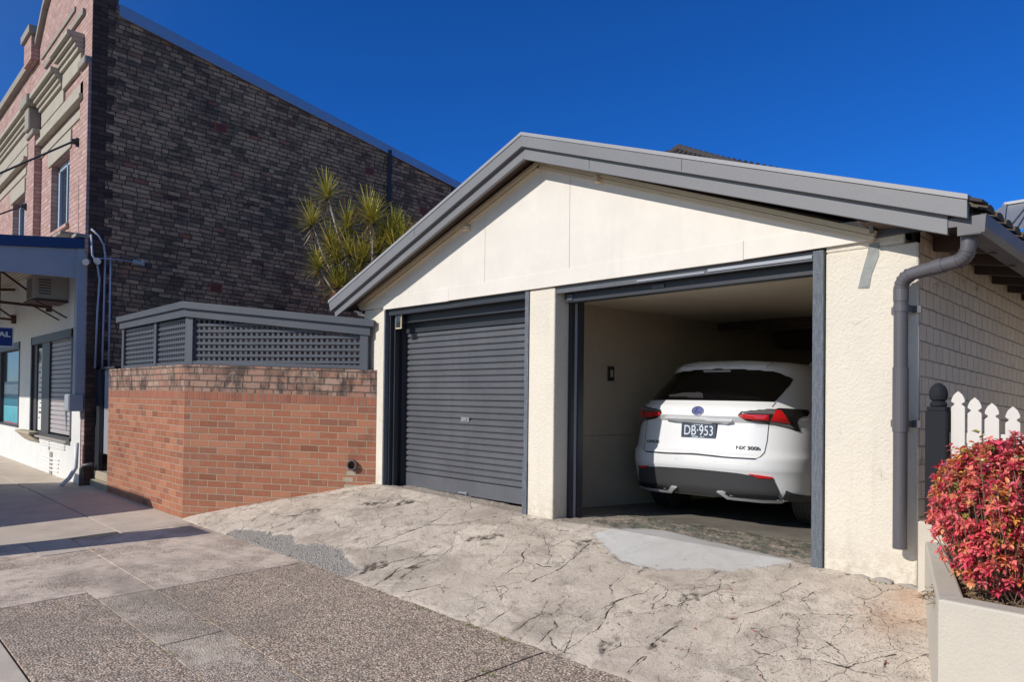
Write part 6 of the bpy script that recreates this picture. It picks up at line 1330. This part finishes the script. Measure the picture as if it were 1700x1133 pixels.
for sg_ in (1, -1):
    for v in (.97, 3.63):
        mb = MB(); cx_ = sg_*.80; c3 = (cx_, v, .355)
        mb.lathe([(.22, -.11), (.30, -.118), (.335, -.112), (.352, -.095), (.356, -.06), (.356, .06), (.352, .095), (.335, .112), (.30, .118), (.22, .11)], c3, 40, 'X'); wh = mb.build('wheel', 'rubber', car, smooth=True); m_ = wh.modifiers.new('e', 'EDGE_SPLIT'); m_.split_angle = R_(35)
        mb = MB()
        for k in range(5): mb.lathe([(.3565, -.075+k*.0375), (.3575, -.073+k*.0375), (.3575, -.066+k*.0375), (.3565, -.064+k*.0375)], c3, 40, 'X')
        mb.build('tread', 'black', wh)
        mb = MB(); mb.lathe([(.04, .085), (.06, .10), (.06, .07), (.20, .06), (.225, .10), (.225, -.10), (.21, -.09)], c3, 30, 'X')
        for k in range(10):
            a = 2*PI*k/10; p = Vector(c3)+Vector((sg_*.085, 0, 0)); mb.bar(p, p+Vector((0, math.cos(a)*.215, math.sin(a)*.215)), .03, .02, (1, 0, 0))
        mb.build('rim', 'silver', wh)
patch('side_cladding', [(.80, .285), (.84, .37), (.90, .345), (1.02, .33), (1.14, .315), (1.14, .262), (1.0, .262), (.86, .265)], .006, 'car_plastic', car)
patch('side_cladding', mir([(.80, .285), (.84, .37), (.90, .345), (1.02, .33), (1.14, .315), (1.14, .262), (1.0, .262), (.86, .265)]), .006, 'car_plastic', car)
# number plate, emblem and lettering
def rearframe(s, w, off, tilt=None):
    p = cpos(s, w, off); e = .03; dx = (cpos(s+e, w)-cpos(s-e, w)).normalized(); dz = (cpos(s, w+e)-cpos(s, w-e)).normalized()
    return basis(p, dx, (dz-dx*dz.dot(dx)))
fr_ = rearframe(0.0001, .882, .012)
fr_.translation = (cpos(.08, .882, .012)+cpos(-.08, .882, .012))/2; fr_ = basis(fr_.translation, (1, 0, 0), (0, .03, 1))
mb = MB(); mb.box(-.186, .186, -.072, .072, -.006, .0); 
mb.v = [tuple(fr_ @ Vector(v)) for v in mb.v]; plt = mb.build('number_plate', 'plate_blue', car, bevel=.001)
mb = MB(); mb.box(-.19, .19, -.076, .076, -.012, -.0065); mb.v = [tuple(fr_ @ Vector(v)) for v in mb.v]; mb.build('plate_frame', 'black', plt)
m4 = fr_ @ Matrix.Translation((.001, -.004, .001)); text_obj('plate_text', 'DB\u00b7953', .135, m4, 'plate_char', plt, .0008, 'CENTER', sx=.78, bold=.0006)
mb = MB()
for (x0, x1, y) in ((-.05, -.035, .055), (-.025, -.01, .055), (0, .015, .055), (.025, .045, .055), (-.07, .0, -.060), (.02, .045, -.060), (.055, .065, -.060)): mb.box(x0, x1, y-.004, y+.004, .0005, .0012)
mb.v = [tuple(fr_ @ Vector(v)) for v in mb.v]; mb.build('plate_small_print', 'plate_char', plt)
fe = basis((cpos(.06, 1.073, .009)+cpos(-.06, 1.073, .009))/2, (1, 0, 0), (0, .35, 1))
def ellipse(mb, rx, ry, z0, z1, n=32): mb.prism([(rx*math.cos(2*PI*k/n), ry*math.sin(2*PI*k/n), z0) for k in range(n)], (0, 0, z1-z0))
mb = MB(); n = 36
for k in range(n):
    a0, a1 = 2*PI*k/n, 2*PI*(k+1)/n
    mb.prism([(.062*math.cos(a0), .046*math.sin(a0), 0), (.062*math.cos(a1), .046*math.sin(a1), 0), (.056*math.cos(a1), .040*math.sin(a1), 0), (.056*math.cos(a0), .040*math.sin(a0), 0)], (0, 0, .006))
mb.prism([(-.012, .030, .003), (.004, .030, .003), (-.016, -.010, .003), (.046, -.013, .003), (.040, -.022, .003), (-.036, -.020, .003)], (0, 0, .005))
mb.v = [tuple(fe @ Vector(v)) for v in mb.v]; emb = mb.build('badge', 'chrome', car)
mb = MB(); ellipse(mb, .057, .041, -.006, .003); mb.v = [tuple(fe @ Vector(v)) for v in mb.v]; mb.build('badge_face', 'emblem_blue', emb)
def lettering(txt, s0, s1, w0, size, name):
    o = text_obj(name, txt, size, Matrix.Identity(4), 'seam_dark', car, .0012, 'LEFT', bold=.0012)
    xs2 = [v.co.x for v in o.data.vertices]; a, b2 = min(xs2), max(xs2)
    for v in o.data.vertices: v.co = cpos(s0+(v.co.x-a)/(b2-a)*(s1-s0), w0+v.co.y, .006+v.co.z)
lettering('LEXUS', -.60, -.43, .75, .036, 'rear_lettering'); lettering('NX 300h', .385, .60, .738, .046, 'rear_lettering')
mb = MB()
for s_ in (-.52, -.20, .20, .52): 
    p = cpos(s_, .60, .001); q = cpos(s_, .60, .003); mb.tube([p, q], .011, 14)
mb.build('parking_sensor', 'car_white', car)
mb = MB(); mb.tube([(.15, .5, .30), (.15, 2.5, .32)], .03, 8); mb.box(-.4, .4, .55, .75, .24, .34); mb.box(-.35, .1, .25, .30, .235, .30); mb.build('exhaust_pipe', 'stone', car)
t_ = math.atan(.045)
car.location = (-1.800, 1.183, .411)
car.matrix_world = Matrix.Translation((-1.800, 1.183, .411)) @ Matrix.Rotation(.066, 4, 'Z') @ Matrix.Rotation(-t_, 4, 'X')
